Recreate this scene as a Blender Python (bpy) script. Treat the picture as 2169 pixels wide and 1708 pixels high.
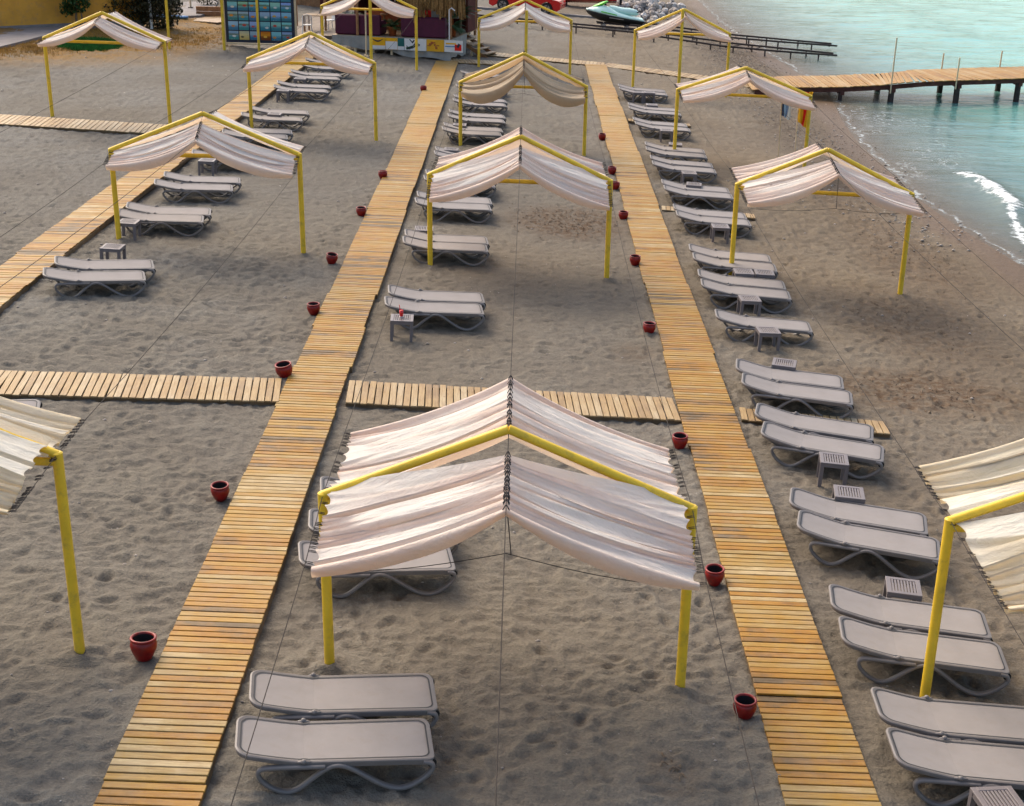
import bpy, math, random
import numpy as np
from mathutils import Vector, Matrix

random.seed(7)
RNG = np.random.default_rng(11)
for o in list(bpy.data.objects):
    bpy.data.objects.remove(o)
scene = bpy.context.scene
col = scene.collection

# ------------------------------------------------------------------ camera
CAM_H = 8.28
FPX, CX, CY = 2933.5, 1084.5, 854.0            # focal length and centre in the units the layout was measured in
RX = (0.99983501, 0.01725251, -0.00568289)      # world axes seen from the camera (right, down, forward)
RY = (0.01158464, -0.36467824, 0.93106153)
RZ = (0.01399072, -0.93097376, -0.36481794)
cam_data = bpy.data.cameras.new('camera')
cam_data.sensor_width = 36.0
cam_data.sensor_fit = 'HORIZONTAL'
cam_data.lens = FPX / 2169.0 * 36.0
cam_data.clip_start = 0.1
cam_data.clip_end = 3000.0
cam = bpy.data.objects.new('camera', cam_data)
col.objects.link(cam)
cam.matrix_world = Matrix(((RX[0], -RX[1], -RX[2], 0.0), (RY[0], -RY[1], -RY[2], 0.0),
                           (RZ[0], -RZ[1], -RZ[2], CAM_H), (0, 0, 0, 1)))
scene.camera = cam

# ------------------------------------------------------------------ sky, sun, exposure
SUN_EL, SUN_AZ = math.radians(46), math.radians(-38)     # azimuth from +Y towards +X: light comes from the left, ahead
world = bpy.data.worlds.new('World')
scene.world = world
world.use_nodes = True
wn = world.node_tree
sky = wn.nodes.new('ShaderNodeTexSky')
sky.sky_type = 'NISHITA'
sky.sun_disc = False
sky.sun_elevation = SUN_EL
sky.sun_rotation = SUN_AZ
sky.altitude = 0
sky.air_density = 1.0
sky.dust_density = 5.5
sky.ozone_density = 0.2
bg = wn.nodes['Background']
bg.inputs['Strength'].default_value = 0.15
wn.links.new(sky.outputs[0], bg.inputs['Color'])
sun_data = bpy.data.lights.new('sun', 'SUN')
sun_data.energy = 0.58
sun_data.angle = math.radians(40)
sun_data.color = (1.0, 0.86, 0.66)
sun = bpy.data.objects.new('sun', sun_data)
col.objects.link(sun)
sdir = Vector((math.sin(SUN_AZ) * math.cos(SUN_EL), math.cos(SUN_AZ) * math.cos(SUN_EL), math.sin(SUN_EL)))
sun.rotation_euler = sdir.to_track_quat('Z', 'Y').to_euler()
sun.location = (-20, 20, 30)
vs = scene.view_settings
vs.view_transform = 'Standard'
vs.look = 'None'
vs.exposure = 0.91
scene.cycles.max_bounces = 6
scene.cycles.diffuse_bounces = 3
scene.cycles.glossy_bounces = 3
scene.cycles.transparent_max_bounces = 6
scene.cycles.caustics_reflective = False
scene.cycles.caustics_refractive = False
vs.gamma = 1.0
vs.use_curve_mapping = False

# ------------------------------------------------------------------ layout helpers
SLOPE, X0, SEA = 0.06, -1.75, -0.9
SHORE = [(-60, 14.5), (10, 14.2), (20, 13.6), (28, 12.9), (33.4, 12.5), (36.8, 12.1), (40.7, 11.8), (45.5, 11.95), (48.7, 11.95),
         (54, 12.4), (58, 12.9), (61.6, 13.3), (66.1, 13.0), (71.9, 12.8), (77.6, 12.5), (82.7, 12.2), (90.9, 12.1),
         (103.8, 12.4), (140, 13.0), (500, 30.0)]
SHY = np.array([a for a, b in SHORE], float); SHX = np.array([b for a, b in SHORE], float)

def shore_x(y):
    return np.interp(y, SHY, SHX)

def sstep(a, b, x):
    t = np.clip((x - a) / (b - a), 0, 1)
    return t * t * (3 - 2 * t)

def ground_np(x, y):
    d = shore_x(y) - 13.25
    xe = np.maximum(x, -26.0) - d * sstep(5.0, 11.0, x)
    z = -SLOPE * (xe - X0)
    return np.maximum(z, -4.0)

def G(x, y):
    return float(ground_np(np.array(x, float), np.array(y, float)))

def ray(px, py):
    u = (px - CX, py - CY, FPX)
    return Vector((sum(a * b for a, b in zip(RX, u)), sum(a * b for a, b in zip(RY, u)), sum(a * b for a, b in zip(RZ, u))))

def at(px, py, h=0.0):
    """point of the sloping beach (plus height h) seen at a measured position"""
    d = ray(px, py)
    t = (SLOPE * X0 + h - CAM_H) / (d.z + SLOPE * d.x)
    return Vector((0, 0, CAM_H)) + d * t

def atz(px, py, z):
    d = ray(px, py)
    return Vector((0, 0, CAM_H)) + d * ((z - CAM_H) / d.z)

# ------------------------------------------------------------------ object helpers
def tag(o, label=None, cat=None, group=None, kind=None):
    if label: o['label'] = label
    if cat: o['category'] = cat
    if group: o['group'] = group
    if kind: o['kind'] = kind
    return o

def empty(name, loc=(0, 0, 0), rz=0.0, label=None, cat=None, group=None, rot=None):
    o = bpy.data.objects.new(name, None)
    o.empty_display_size = 0.1
    col.objects.link(o)
    o.location = loc
    o.rotation_euler = rot if rot else (0, 0, rz)
    return tag(o, label, cat, group)

def link(name, mesh, parent=None, loc=None, rot=None):
    o = bpy.data.objects.new(name, mesh)
    col.objects.link(o)
    if parent: o.parent = parent
    if loc is not None: o.location = loc
    if rot is not None: o.rotation_euler = rot
    return o

def copy_tree(o, parent=None):
    c = o.copy()
    col.objects.link(c)
    c.parent = parent
    for ch in o.children:
        copy_tree(ch, c)
    return c

class MB:
    def __init__(self):
        self.v = []; self.f = []; self.s = []
    def add(self, vs_, fs_, smooth=False):
        b = len(self.v)
        self.v += [tuple(p) for p in vs_]
        self.f += [tuple(b + i for i in f) for f in fs_]
        self.s += [smooth] * len(fs_)
        return self
    def box(self, c, s, rz=0.0, rot=None, bev=0.0):
        m = rot if rot is not None else Matrix.Rotation(rz, 3, 'Z')
        hx, hy, hz = s[0] / 2, s[1] / 2, s[2] / 2
        c = Vector(c)
        if bev <= 0:
            pts = [(-hx, -hy, -hz), (hx, -hy, -hz), (hx, hy, -hz), (-hx, hy, -hz), (-hx, -hy, hz), (hx, -hy, hz), (hx, hy, hz), (-hx, hy, hz)]
            fs = [(0, 3, 2, 1), (4, 5, 6, 7), (0, 1, 5, 4), (1, 2, 6, 5), (2, 3, 7, 6), (3, 0, 4, 7)]
        else:
            b = bev
            pts = []
            for (z, i) in ((-hz, b), (-hz + b, 0), (hz - b, 0), (hz, b)):
                pts += [(-hx + i, -hy + i, z), (hx - i, -hy + i, z), (hx - i, hy - i, z), (-hx + i, hy - i, z)]
            fs = [(3, 2, 1, 0), (12, 13, 14, 15)]
            for k in range(3):
                for i in range(4):
                    j = (i + 1) % 4
                    fs.append((4 * k + i, 4 * k + j, 4 * k + 4 + j, 4 * k + 4 + i))
        return self.add([c + m @ Vector(p) for p in pts], fs)
    def tube(self, path, r, n=10, smooth=True, caps=True, flat=None):
        path = [Vector(p) for p in path]
        rs = r if isinstance(r, (list, tuple)) else [r] * len(path)
        vs_, fs = [], []
        up = None
        for i, p in enumerate(path):
            t = (path[min(i + 1, len(path) - 1)] - path[max(i - 1, 0)])
            if t.length < 1e-9: t = Vector((0, 0, 1))
            t.normalize()
            if up is None:
                a = Vector((0, 0, 1)) if abs(t.z) < 0.9 else Vector((0, 1, 0))
                up = (a - t * a.dot(t)).normalized()
            else:
                up = (up - t * up.dot(t)).normalized()
            w = t.cross(up)
            for k in range(n):
                an = 2 * math.pi * k / n
                ca, sa = math.cos(an), math.sin(an)
                if flat:
                    vs_.append(p + w * (ca * rs[i] * flat[0]) + up * (sa * rs[i] * flat[1]))
                else:
                    vs_.append(p + w * (ca * rs[i]) + up * (sa * rs[i]))
        for i in range(len(path) - 1):
            for k in range(n):
                k2 = (k + 1) % n
                fs.append((i * n + k, i * n + k2, (i + 1) * n + k2, (i + 1) * n + k))
        self.add(vs_, fs, smooth)
        if caps:
            self.add(vs_[:n], [tuple(range(n))])
            self.add(vs_[-n:], [tuple(range(n - 1, -1, -1))])
        return self
    def lathe(self, prof, n=24, c=(0, 0, 0), smooth=True):
        vs_, fs = [], []
        for (r, z) in prof:
            for k in range(n):
                a = 2 * math.pi * k / n
                vs_.append((c[0] + r * math.cos(a), c[1] + r * math.sin(a), c[2] + z))
        for i in range(len(prof) - 1):
            for k in range(n):
                k2 = (k + 1) % n
                fs.append((i * n + k, i * n + k2, (i + 1) * n + k2, (i + 1) * n + k))
        return self.add(vs_, fs, smooth)
    def ell(self, c, r, nu=10, nv=6, rot=None):
        vs_, fs = [], []
        for j in range(nv + 1):
            ph = math.pi * j / nv
            for i in range(nu):
                th = 2 * math.pi * i / nu
                p = Vector((r[0] * math.sin(ph) * math.cos(th), r[1] * math.sin(ph) * math.sin(th), r[2] * math.cos(ph)))
                if rot is not None: p = rot @ p
                vs_.append(Vector(c) + p)
        for j in range(nv):
            for i in range(nu):
                i2 = (i + 1) % nu
                fs.append((j * nu + i, (j + 1) * nu + i, (j + 1) * nu + i2, j * nu + i2))
        return self.add(vs_, fs, True)
    def loft(self, rings, smooth=True, closed=True, caps=True):
        n = len(rings[0]); vs_ = [p for r in rings for p in r]; fs = []
        for i in range(len(rings) - 1):
            for k in range(n if closed else n - 1):
                k2 = (k + 1) % n
                fs.append((i * n + k, i * n + k2, (i + 1) * n + k2, (i + 1) * n + k))
        self.add(vs_, fs, smooth)
        if caps:
            self.add(rings[0], [tuple(range(n - 1, -1, -1))])
            self.add(rings[-1], [tuple(range(n))])
        return self
    def prism(self, outline, y0, y1, smooth=False):
        """outline in XZ extruded along Y"""
        n = len(outline)
        vs_ = [(x, y0, z) for x, z in outline] + [(x, y1, z) for x, z in outline]
        fs = [tuple(range(n)), tuple(range(2 * n - 1, n - 1, -1))]
        for k in range(n):
            k2 = (k + 1) % n
            fs.append((k, n + k, n + k2, k2))
        return self.add(vs_, fs, smooth)
    def mesh(self, name, mat=None):
        me = bpy.data.meshes.new(name)
        me.from_pydata(self.v, [], self.f)
        me.polygons.foreach_set('use_smooth', self.s)
        me.update()
        if mat: me.materials.append(mat)
        return me
    def build(self, name, mat, parent=None, loc=None, rot=None):
        return link(name, self.mesh(name, mat), parent, loc, rot)

# ------------------------------------------------------------------ materials
class NT:
    def __init__(self, name):
        self.m = bpy.data.materials.new(name)
        self.m.use_nodes = True
        self.t = self.m.node_tree
        self.b = self.t.nodes['Principled BSDF']
        self.out = self.t.nodes['Material Output']
    def n(self, typ, **kw):
        nd = self.t.nodes.new(typ)
        for k, v in kw.items():
            setattr(nd, k, v)
        return nd
    def l(self, a, b):
        self.t.links.new(a, b)
    def coord(self, which='Object'):
        return self.n('ShaderNodeTexCoord').outputs[which]
    def pos(self):
        return self.n('ShaderNodeNewGeometry').outputs['Position']
    def mapping(self, src, scale=(1, 1, 1), loc=(0, 0, 0)):
        m = self.n('ShaderNodeMapping')
        m.inputs['Scale'].default_value = scale
        m.inputs['Location'].default_value = loc
        self.l(src, m.inputs['Vector'])
        return m.outputs[0]
    def noise(self, src, scale, detail=3, rough=0.55, dist=0.0):
        t = self.n('ShaderNodeTexNoise')
        t.inputs['Scale'].default_value = scale
        t.inputs['Detail'].default_value = detail
        t.inputs['Roughness'].default_value = rough
        t.inputs['Distortion'].default_value = dist
        if src is not None: self.l(src, t.inputs['Vector'])
        return t.outputs['Fac']
    def ramp(self, fac, stops, interp='LINEAR'):
        r = self.n('ShaderNodeValToRGB')
        r.color_ramp.interpolation = interp
        el = r.color_ramp.elements
        while len(el) < len(stops): el.new(0.5)
        for e, (p, c) in zip(el, stops):
            e.position = p
            e.color = (c, c, c, 1) if isinstance(c, (int, float)) else (c[0], c[1], c[2], 1)
        self.l(fac, r.inputs[0])
        return r.outputs[0]
    def mix(self, fac, a, b, mode='MIX'):
        m = self.n('ShaderNodeMix', data_type='RGBA', blend_type=mode)
        for s, v in ((m.inputs[0], fac), (m.inputs[6], a), (m.inputs[7], b)):
            if isinstance(v, (int, float)): s.default_value = v
            elif isinstance(v, tuple): s.default_value = (v[0], v[1], v[2], 1)
            else: self.l(v, s)
        return m.outputs[2]
    def math(self, op, a, b=None, c=None, clamp=False):
        m = self.n('ShaderNodeMath', operation=op)
        m.use_clamp = clamp
        for s, v in zip(m.inputs, (a, b, c)):
            if v is None: continue
            if isinstance(v, (int, float)): s.default_value = v
            else: self.l(v, s)
        return m.outputs[0]
    def attr(self, name):
        return self.n('ShaderNodeAttribute', attribute_name=name).outputs['Fac']
    def rand(self):
        return self.n('ShaderNodeObjectInfo').outputs['Random']
    def bump(self, h, strength=0.3, dist=0.02, prev=None):
        b = self.n('ShaderNodeBump')
        b.inputs['Strength'].default_value = strength
        b.inputs['Distance'].default_value = dist
        self.l(h, b.inputs['Height'])
        if prev is not None: self.l(prev, b.inputs['Normal'])
        return b.outputs[0]
    def set(self, color=None, rough=None, metal=None, normal=None, spec=None):
        for k, v in (('Base Color', color), ('Roughness', rough), ('Metallic', metal), ('Normal', normal), ('Specular IOR Level', spec)):
            if v is None: continue
            if isinstance(v, (int, float)): self.b.inputs[k].default_value = v
            elif isinstance(v, tuple): self.b.inputs[k].default_value = (v[0], v[1], v[2], 1)
            else: self.l(v, self.b.inputs[k])
        return self.m

def simple(name, color, rough=0.6, var=0.12, scale=6.0, metal=0.0, bump=0.0, spec=0.4, dirt=None):
    t = NT(name)
    c = t.coord('Object')
    f = t.noise(c, scale, 4, 0.6)
    lo = tuple(max(0, x * (1 - var)) for x in color)
    hi = tuple(min(1, x * (1 + var)) for x in color)
    cc = t.ramp(f, [(0.3, lo), (0.7, hi)])
    if dirt:
        d = t.ramp(t.noise(c, scale * 2.7, 5, 0.7), [(0.52, 0.0), (0.72, dirt[3])])
        cc = t.mix(d, cc, dirt[:3])
    nm = t.bump(t.noise(c, scale * 6, 3), bump, 0.01) if bump else None
    return t.set(cc, rough, metal, nm, spec)

def m_sand():
    t = NT('sand')
    p = t.pos()
    mid = t.noise(p, 0.9, 4, 0.65)
    fine = t.noise(p, 30, 2, 0.75)
    mott = t.noise(p, 6.0, 5, 0.75)
    c = t.ramp(t.attr('tone'), [(0.15, (0.186, 0.170, 0.134)), (0.5, (0.212, 0.201, 0.168)), (0.85, (0.234, 0.230, 0.204))])
    c = t.mix(t.ramp(mid, [(0.30, 0.50), (0.70, 0.0)]), c, (0.153, 0.136, 0.111))
    c = t.mix(t.ramp(mott, [(0.38, 0.45), (0.60, 0.0)]), c, (0.132, 0.117, 0.098))
    c = t.mix(t.ramp(fine, [(0.38, 0.50), (0.62, 0.0)]), c, (0.102, 0.091, 0.077))
    sp = t.n('ShaderNodeTexVoronoi'); sp.inputs['Scale'].default_value = 22; t.l(p, sp.inputs['Vector'])
    near = t.ramp(sp.outputs['Distance'], [(0.10, 1.0), (0.19, 0.0)])
    c = t.mix(t.math('MULTIPLY', near, t.ramp(sp.outputs['Color'], [(0.86, 0.0), (0.93, 0.6)])), c, (0.46, 0.43, 0.39))
    c = t.mix(t.math('MULTIPLY', near, t.ramp(sp.outputs['Color'], [(0.10, 0.7), (0.16, 0.0)])), c, (0.07, 0.06, 0.055))
    c = t.mix(t.math('MULTIPLY', t.attr('hollow_shade'), 0.42), c, (0.109, 0.096, 0.081))   # shade in the dips of the relief, painted into the sand colour
    scrap = t.ramp(mott, [(0.36, 0.0), (0.58, 1.0)])
    c = t.mix(t.math('MULTIPLY', t.attr('debris'), scrap), c, (0.095, 0.064, 0.040))
    c = t.mix(t.math('MULTIPLY', t.attr('gravel'), scrap), c, (0.078, 0.068, 0.060))
    c = t.mix(t.attr('warm'), c, t.mix(1.0, c, (1.04, 0.90, 0.74), 'MULTIPLY'))
    wet = t.attr('wet')
    c = t.mix(wet, c, t.mix(1.0, c, (0.72, 0.56, 0.42), 'MULTIPLY'))
    dry = t.math('MULTIPLY', t.attr('dry'), t.ramp(mid, [(0.28, 0.2), (0.56, 1.0)]))
    dryc = t.ramp(mott, [(0.35, (0.17, 0.105, 0.055)), (0.50, (0.27, 0.145, 0.030)), (0.66, (0.14, 0.105, 0.035))])
    c = t.mix(dry, c, dryc)
    nb = t.bump(fine, 0.7, 0.016)
    nb = t.bump(mott, 0.8, 0.07, nb)
    return t.set(c, t.math('SUBTRACT', 0.95, t.math('MULTIPLY', wet, 0.45)), None, nb, 0.25)

def m_plank(name, cols, axis=0, sheen=0.55):
    """weathered board: grain along the local axis, every board its own tone"""
    t = NT(name)
    oc = t.coord('Object')
    rnd = t.rand()
    off = t.n('ShaderNodeCombineXYZ')
    t.l(t.math('MULTIPLY', rnd, 91.0), off.inputs[0]); t.l(t.math('MULTIPLY', rnd, 57.0), off.inputs[1]); t.l(t.math('MULTIPLY', rnd, 23.0), off.inputs[2])
    va = t.n('ShaderNodeVectorMath', operation='ADD'); t.l(oc, va.inputs[0]); t.l(off.outputs[0], va.inputs[1])
    sc = [16, 16, 16]; sc[axis] = 1.1
    grain = t.noise(t.mapping(va.outputs[0], sc), 3.0, 5, 0.65, 0.6)
    blot = t.noise(va.outputs[0], 3.2, 4, 0.6)
    sect = t.noise(t.pos(), 0.42, 3, 0.6)
    tone = t.math('ADD', t.math('MULTIPLY', rnd, 0.72), t.math('MULTIPLY', t.ramp(sect, [(0.36, 0.0), (0.64, 1.0)]), 0.40))
    tone = t.math('ADD', tone, t.math('MULTIPLY', t.math('SUBTRACT', blot, 0.5), 0.7), clamp=True)
    base = t.ramp(tone, cols)
    c = t.mix(t.ramp(grain, [(0.35, 0.75), (0.6, 0.0)]), base, t.mix(1.0, base, (0.60, 0.50, 0.42), 'MULTIPLY'))
    kn = t.n('ShaderNodeTexVoronoi'); kn.inputs['Scale'].default_value = 5.0
    t.l(va.outputs[0], kn.inputs['Vector'])
    knot = t.math('MULTIPLY', t.ramp(kn.outputs['Distance'], [(0.05, 1.0), (0.13, 0.0)]), t.ramp(kn.outputs['Color'], [(0.62, 0.0), (0.7, 0.75)]))
    c = t.mix(knot, c, (0.17, 0.085, 0.035))
    grit = t.ramp(t.noise(t.pos(), 2.3, 6, 0.75), [(0.45, 0.0), (0.75, 0.40)])
    c = t.mix(grit, c, (0.30, 0.225, 0.15))
    nm = t.bump(grain, 0.35, 0.006)
    return t.set(c, sheen, None, nm, 0.3)

def m_fabric(name, a, b, trans=0.34):
    t = NT(name)
    p = t.coord('Object')
    big = t.noise(p, 0.8, 4, 0.6, 0.6)
    fl = t.math('ADD', t.math('MULTIPLY', t.attr('lit_flat'), 0.60), t.math('MULTIPLY', big, 0.9))  # light painted into the canvas: taut panels whiter, folds pinker
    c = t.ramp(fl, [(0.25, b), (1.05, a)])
    blot = t.ramp(t.noise(p, 2.6, 6, 0.72), [(0.56, 0.0), (0.80, 0.35)])
    c = t.mix(blot, c, tuple(x * y for x, y in zip(b, (0.78, 0.70, 0.60))))
    c = t.mix(t.ramp(t.attr('hem'), [(0.2, 0.0), (0.9, 0.55)]), c, tuple(x * y for x, y in zip(b, (0.86, 0.78, 0.66))))
    wv = t.noise(t.mapping(p, (60, 60, 60)), 3.0, 2)
    nm = t.bump(wv, 0.12, 0.004)
    nm = t.bump(t.noise(t.mapping(p, (1.6, 6.0, 3.0)), 2.6, 6, 0.68, 1.2), 0.7, 0.05, nm)
    t.set(c, 0.9, None, nm, 0.15)
    tr = t.n('ShaderNodeBsdfTranslucent')
    t.l(t.mix(1.0, c, (1.0, 0.86, 0.70), 'MULTIPLY'), tr.inputs['Color'])
    ms = t.n('ShaderNodeMixShader'); ms.inputs[0].default_value = trans
    t.l(t.b.outputs[0], ms.inputs[1]); t.l(tr.outputs[0], ms.inputs[2])
    t.l(ms.outputs[0], t.out.inputs['Surface'])
    return t.m

def m_water():
    t = NT('sea_water')
    p = t.pos()
    d = t.attr('offshore')
    tint = t.ramp(t.math('DIVIDE', d, 60.0), [(0.0, (0.165, 0.215, 0.200)), (0.07, (0.105, 0.240, 0.225)), (0.18, (0.160, 0.420, 0.360)), (0.42, (0.290, 0.60, 0.505)), (1.0, (0.40, 0.67, 0.59))])
    pn = t.noise(t.mapping(p, (0.10, 0.22, 1)), 1.0, 4, 0.6)
    tint = t.mix(t.ramp(pn, [(0.35, 0.40), (0.65, 0.0)]), tint, t.mix(1.0, tint, (0.55, 0.74, 0.80), 'MULTIPLY'))
    # foam: a lacy edge along the sand, patches behind it and the small breaking crest
    wob = t.math('MULTIPLY', t.math('SUBTRACT', t.noise(p, 0.9, 5, 0.65), 0.5), 1.1)
    dd = t.math('ADD', d, wob)
    edge = t.math('MULTIPLY', t.ramp(dd, [(0.0, 0.0), (0.05, 0.8), (0.12, 0.6), (0.20, 0.0)]), t.ramp(t.noise(p, 2.6, 4, .7), [(0.36, 0.15), (0.6, 0.95)]))
    lace_n = t.n('ShaderNodeTexVoronoi', feature='DISTANCE_TO_EDGE'); lace_n.inputs['Scale'].default_value = 2.2
    wv = t.n('ShaderNodeVectorMath', operation='ADD')
    nz = t.n('ShaderNodeTexNoise'); nz.inputs['Scale'].default_value = 1.6; nz.inputs['Detail'].default_value = 4; t.l(p, nz.inputs['Vector'])
    t.l(p, wv.inputs[0]); t.l(nz.outputs['Color'], wv.inputs[1]); t.l(wv.outputs[0], lace_n.inputs['Vector'])
    lace = t.ramp(lace_n.outputs['Distance'], [(0.02, 1.0), (0.10, 0.0)])
    near = t.ramp(t.math('DIVIDE', d, 5.0), [(0.0, 0.55), (0.45, 0.35), (1.0, 0.0)])
    patch = t.ramp(t.noise(p, 0.5, 4, 0.6), [(0.46, 0.0), (0.62, 1.0)])
    lacy = t.math('MULTIPLY', t.math('MULTIPLY', lace, near), patch)
    cr = t.attr('crest')
    crest = t.ramp(t.math('ADD', cr, t.math('MULTIPLY', t.math('SUBTRACT', t.noise(p, 3.2, 6, 0.8), 0.5), 3.0)), [(0.50, 0.0), (0.85, 1.0)])
    crest = t.math('MULTIPLY', crest, t.ramp(cr, [(0.05, 0.0), (0.3, 1.0)]))
    foam = t.math('MAXIMUM', t.math('MAXIMUM', edge, lacy), crest)
    c = t.mix(foam, tint, (0.72, 0.76, 0.76))
    h = t.noise(t.mapping(p, (1.1, 2.2, 1)), 1.5, 5, 0.62, 0.4)
    h2 = t.noise(t.mapping(p, (0.35, 0.8, 1)), 1.0, 3, 0.5)
    nm = t.bump(h, 0.45, 0.08)
    nm = t.bump(h2, 0.4, 0.25, nm)
    t.set(c, t.math('ADD', 0.06, t.math('MULTIPLY', foam, 0.6)), None, nm, 0.5)
    t.b.inputs['IOR'].default_value = 1.333
    # clear where it is thin over the sand
    thin = t.math('SUBTRACT', 1.0, t.math('EXPONENT', t.math('MULTIPLY', t.math('MAXIMUM', d, 0.0), -0.42)))
    alpha = t.math('MAXIMUM', t.math('ADD', 0.16, t.math('MULTIPLY', thin, 0.84)), foam, clamp=True)
    t.l(alpha, t.b.inputs['Alpha'])
    return t.m

M = {}
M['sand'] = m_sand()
GOLD = [(0.0, (0.480, 0.370, 0.185)), (0.18, (0.365, 0.255, 0.088)), (0.45, (0.378, 0.220, 0.033)), (0.74, (0.350, 0.166, 0.011)), (1.0, (0.140, 0.094, 0.040))]
PALE = [(0.0, (0.47, 0.385, 0.245)), (0.4, (0.42, 0.31, 0.16)), (0.75, (0.38, 0.255, 0.11)), (1.0, (0.27, 0.18, 0.085))]
OLDW = [(0.0, (0.44, 0.36, 0.26)), (0.5, (0.38, 0.28, 0.17)), (1.0, (0.30, 0.20, 0.11))]
M['plank_x'] = m_plank('boardwalk_wood', GOLD, 0)
M['plank_y'] = m_plank('cross_boardwalk_wood', PALE, 1)
M['pier_wood'] = m_plank('pier_wood', [(0.0, (0.44, 0.32, 0.16)), (0.4, (0.38, 0.23, 0.065)), (0.75, (0.35, 0.18, 0.03)), (1.0, (0.22, 0.13, 0.05))], 1)
M['old_wood'] = m_plank('old_wood', OLDW, 0)
M['bearer'] = simple('bearer_wood', (0.15, 0.10, 0.055), 0.8, 0.3, 4, bump=0.3)
M['yellow'] = simple('yellow_paint', (0.77, 0.515, 0.034), 0.42, 0.12, 2.2, spec=0.4, bump=0.15, dirt=(0.36, 0.25, 0.06, 0.6))
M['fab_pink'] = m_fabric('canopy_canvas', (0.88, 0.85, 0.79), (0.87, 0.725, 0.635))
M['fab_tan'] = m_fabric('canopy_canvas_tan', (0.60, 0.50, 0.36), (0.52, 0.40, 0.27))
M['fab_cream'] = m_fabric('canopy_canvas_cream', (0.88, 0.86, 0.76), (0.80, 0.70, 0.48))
M['plastic'] = simple('taupe_plastic', (0.165, 0.150, 0.142), 0.45, 0.06, 5, spec=0.4, dirt=(0.28, 0.25, 0.22, 0.3))
M['sling'] = simple('taupe_mesh_fabric', (0.258, 0.240, 0.230), 0.85, 0.06, 3, bump=0.12, spec=0.2, dirt=(0.235, 0.205, 0.18, 0.4))
M['piping'] = simple('dark_piping', (0.028, 0.030, 0.034), 0.6)
M['black'] = simple('black_rubber', (0.018, 0.018, 0.018), 0.6)
M['table'] = simple('table_plastic', (0.165, 0.145, 0.146), 0.42, 0.06, 5, spec=0.4)
M['glaze'] = simple('red_glaze', (0.235, 0.006, 0.005), 0.34, 0.4, 7, spec=0.4, dirt=(0.10, 0.022, 0.014, 0.7))
M['glaze_dark'] = simple('dark_pot_inside', (0.020, 0.016, 0.018), 0.7)
M['rope'] = simple('black_rope', (0.030, 0.026, 0.026), 0.8)
M['wire'] = simple('thin_wire', (0.050, 0.043, 0.038), 0.8, spec=0.1)
M['steel'] = simple('rusty_steel', (0.045, 0.032, 0.028), 0.75, 0.4, 5, bump=0.3)
M['rust'] = simple('rusty_red_beam', (0.085, 0.030, 0.022), 0.8, 0.4, 4, bump=0.3)
M['water'] = m_water()
M['red'] = simple('red_car_paint', (0.62, 0.010, 0.012), 0.18, 0.05, 2, spec=0.6)
M['glass'] = simple('dark_glass', (0.02, 0.025, 0.03), 0.06, spec=0.7)
M['chrome'] = simple('wheel_alloy', (0.32, 0.32, 0.33), 0.3, metal=0.8)
M['mint'] = simple('mint_gelcoat', (0.58, 0.80, 0.72), 0.25, 0.05, spec=0.5)
M['lime'] = simple('lime_gelcoat', (0.12, 0.60, 0.015), 0.3, 0.05, spec=0.5)
M['white'] = simple('white_paint', (0.74, 0.74, 0.72), 0.5, 0.06)
M['grey_cloth'] = simple('grey_cloth', (0.30, 0.305, 0.29), 0.9, 0.15, 3, bump=0.3)
M['purple'] = simple('purple_upholstery', (0.075, 0.006, 0.032), 0.6, 0.15, 3)
M['terracotta'] = simple('terracotta', (0.36, 0.10, 0.03), 0.8, 0.15)
M['concrete'] = simple('concrete', (0.22, 0.20, 0.19), 0.9, 0.15, 2, bump=0.3)
M['terrace'] = simple('worn_terrace', (0.215, 0.175, 0.135), 0.9, 0.2, 2, bump=0.3)
M['thatch'] = simple('dry_thatch', (0.30, 0.175, 0.065), 0.95, 0.5, 14, bump=0.6)
M['hut_dark'] = simple('dark_hut_wall', (0.085, 0.018, 0.012), 0.9, 0.4, 2)
M['hut_wood'] = simple('hut_wood', (0.30, 0.155, 0.07), 0.8, 0.3, 5, bump=0.3)
M['orange_wall'] = simple('orange_render', (0.68, 0.335, 0.05), 0.9, 0.14, 1.2, bump=0.25, dirt=(0.40, 0.22, 0.12, 0.6))
M['leaf'] = simple('dark_leaf', (0.030, 0.075, 0.016), 0.6, 0.5, 2.5)
M['leaf_dry'] = simple('brown_vine_leaf', (0.050, 0.045, 0.016), 0.7, 0.5, 2.5)
M['palm'] = simple('palm_leaf', (0.025, 0.085, 0.025), 0.5, 0.4, 3)
M['bark'] = simple('bark', (0.16, 0.115, 0.075), 0.9, 0.3, 8, bump=0.4)
M['grass'] = simple('green_grass', (0.018, 0.135, 0.012), 0.7, 0.4, 3)
M['dry_grass'] = simple('dry_grass', (0.36, 0.205, 0.040), 0.8, 0.4, 1.3)
M['stone'] = simple('pale_stone', (0.55, 0.52, 0.48), 0.85, 0.35, 3, bump=0.4)
M['pebble'] = simple('pebble', (0.36, 0.32, 0.28), 0.8, 0.5, 2)
M['blue'] = simple('blue_plastic', (0.10, 0.26, 0.50), 0.45, 0.15, 3, dirt=(0.35, 0.42, 0.45, 0.6))
M['cream_pole'] = simple('cream_pole', (0.62, 0.50, 0.32), 0.6, 0.12)
M['f_blue'] = simple('flag_blue', (0.30, 0.48, 0.72), 0.8, 0.05)
M['f_navy'] = simple('flag_navy', (0.02, 0.06, 0.16), 0.8, 0.05)
M['f_yellow'] = simple('flag_yellow', (0.80, 0.42, 0.01), 0.8, 0.05)
M['f_red'] = simple('flag_red', (0.75, 0.015, 0.01), 0.8, 0.05)
M['drink'] = simple('red_drink', (0.70, 0.012, 0.010), 0.15, 0.05, spec=0.6)
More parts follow.
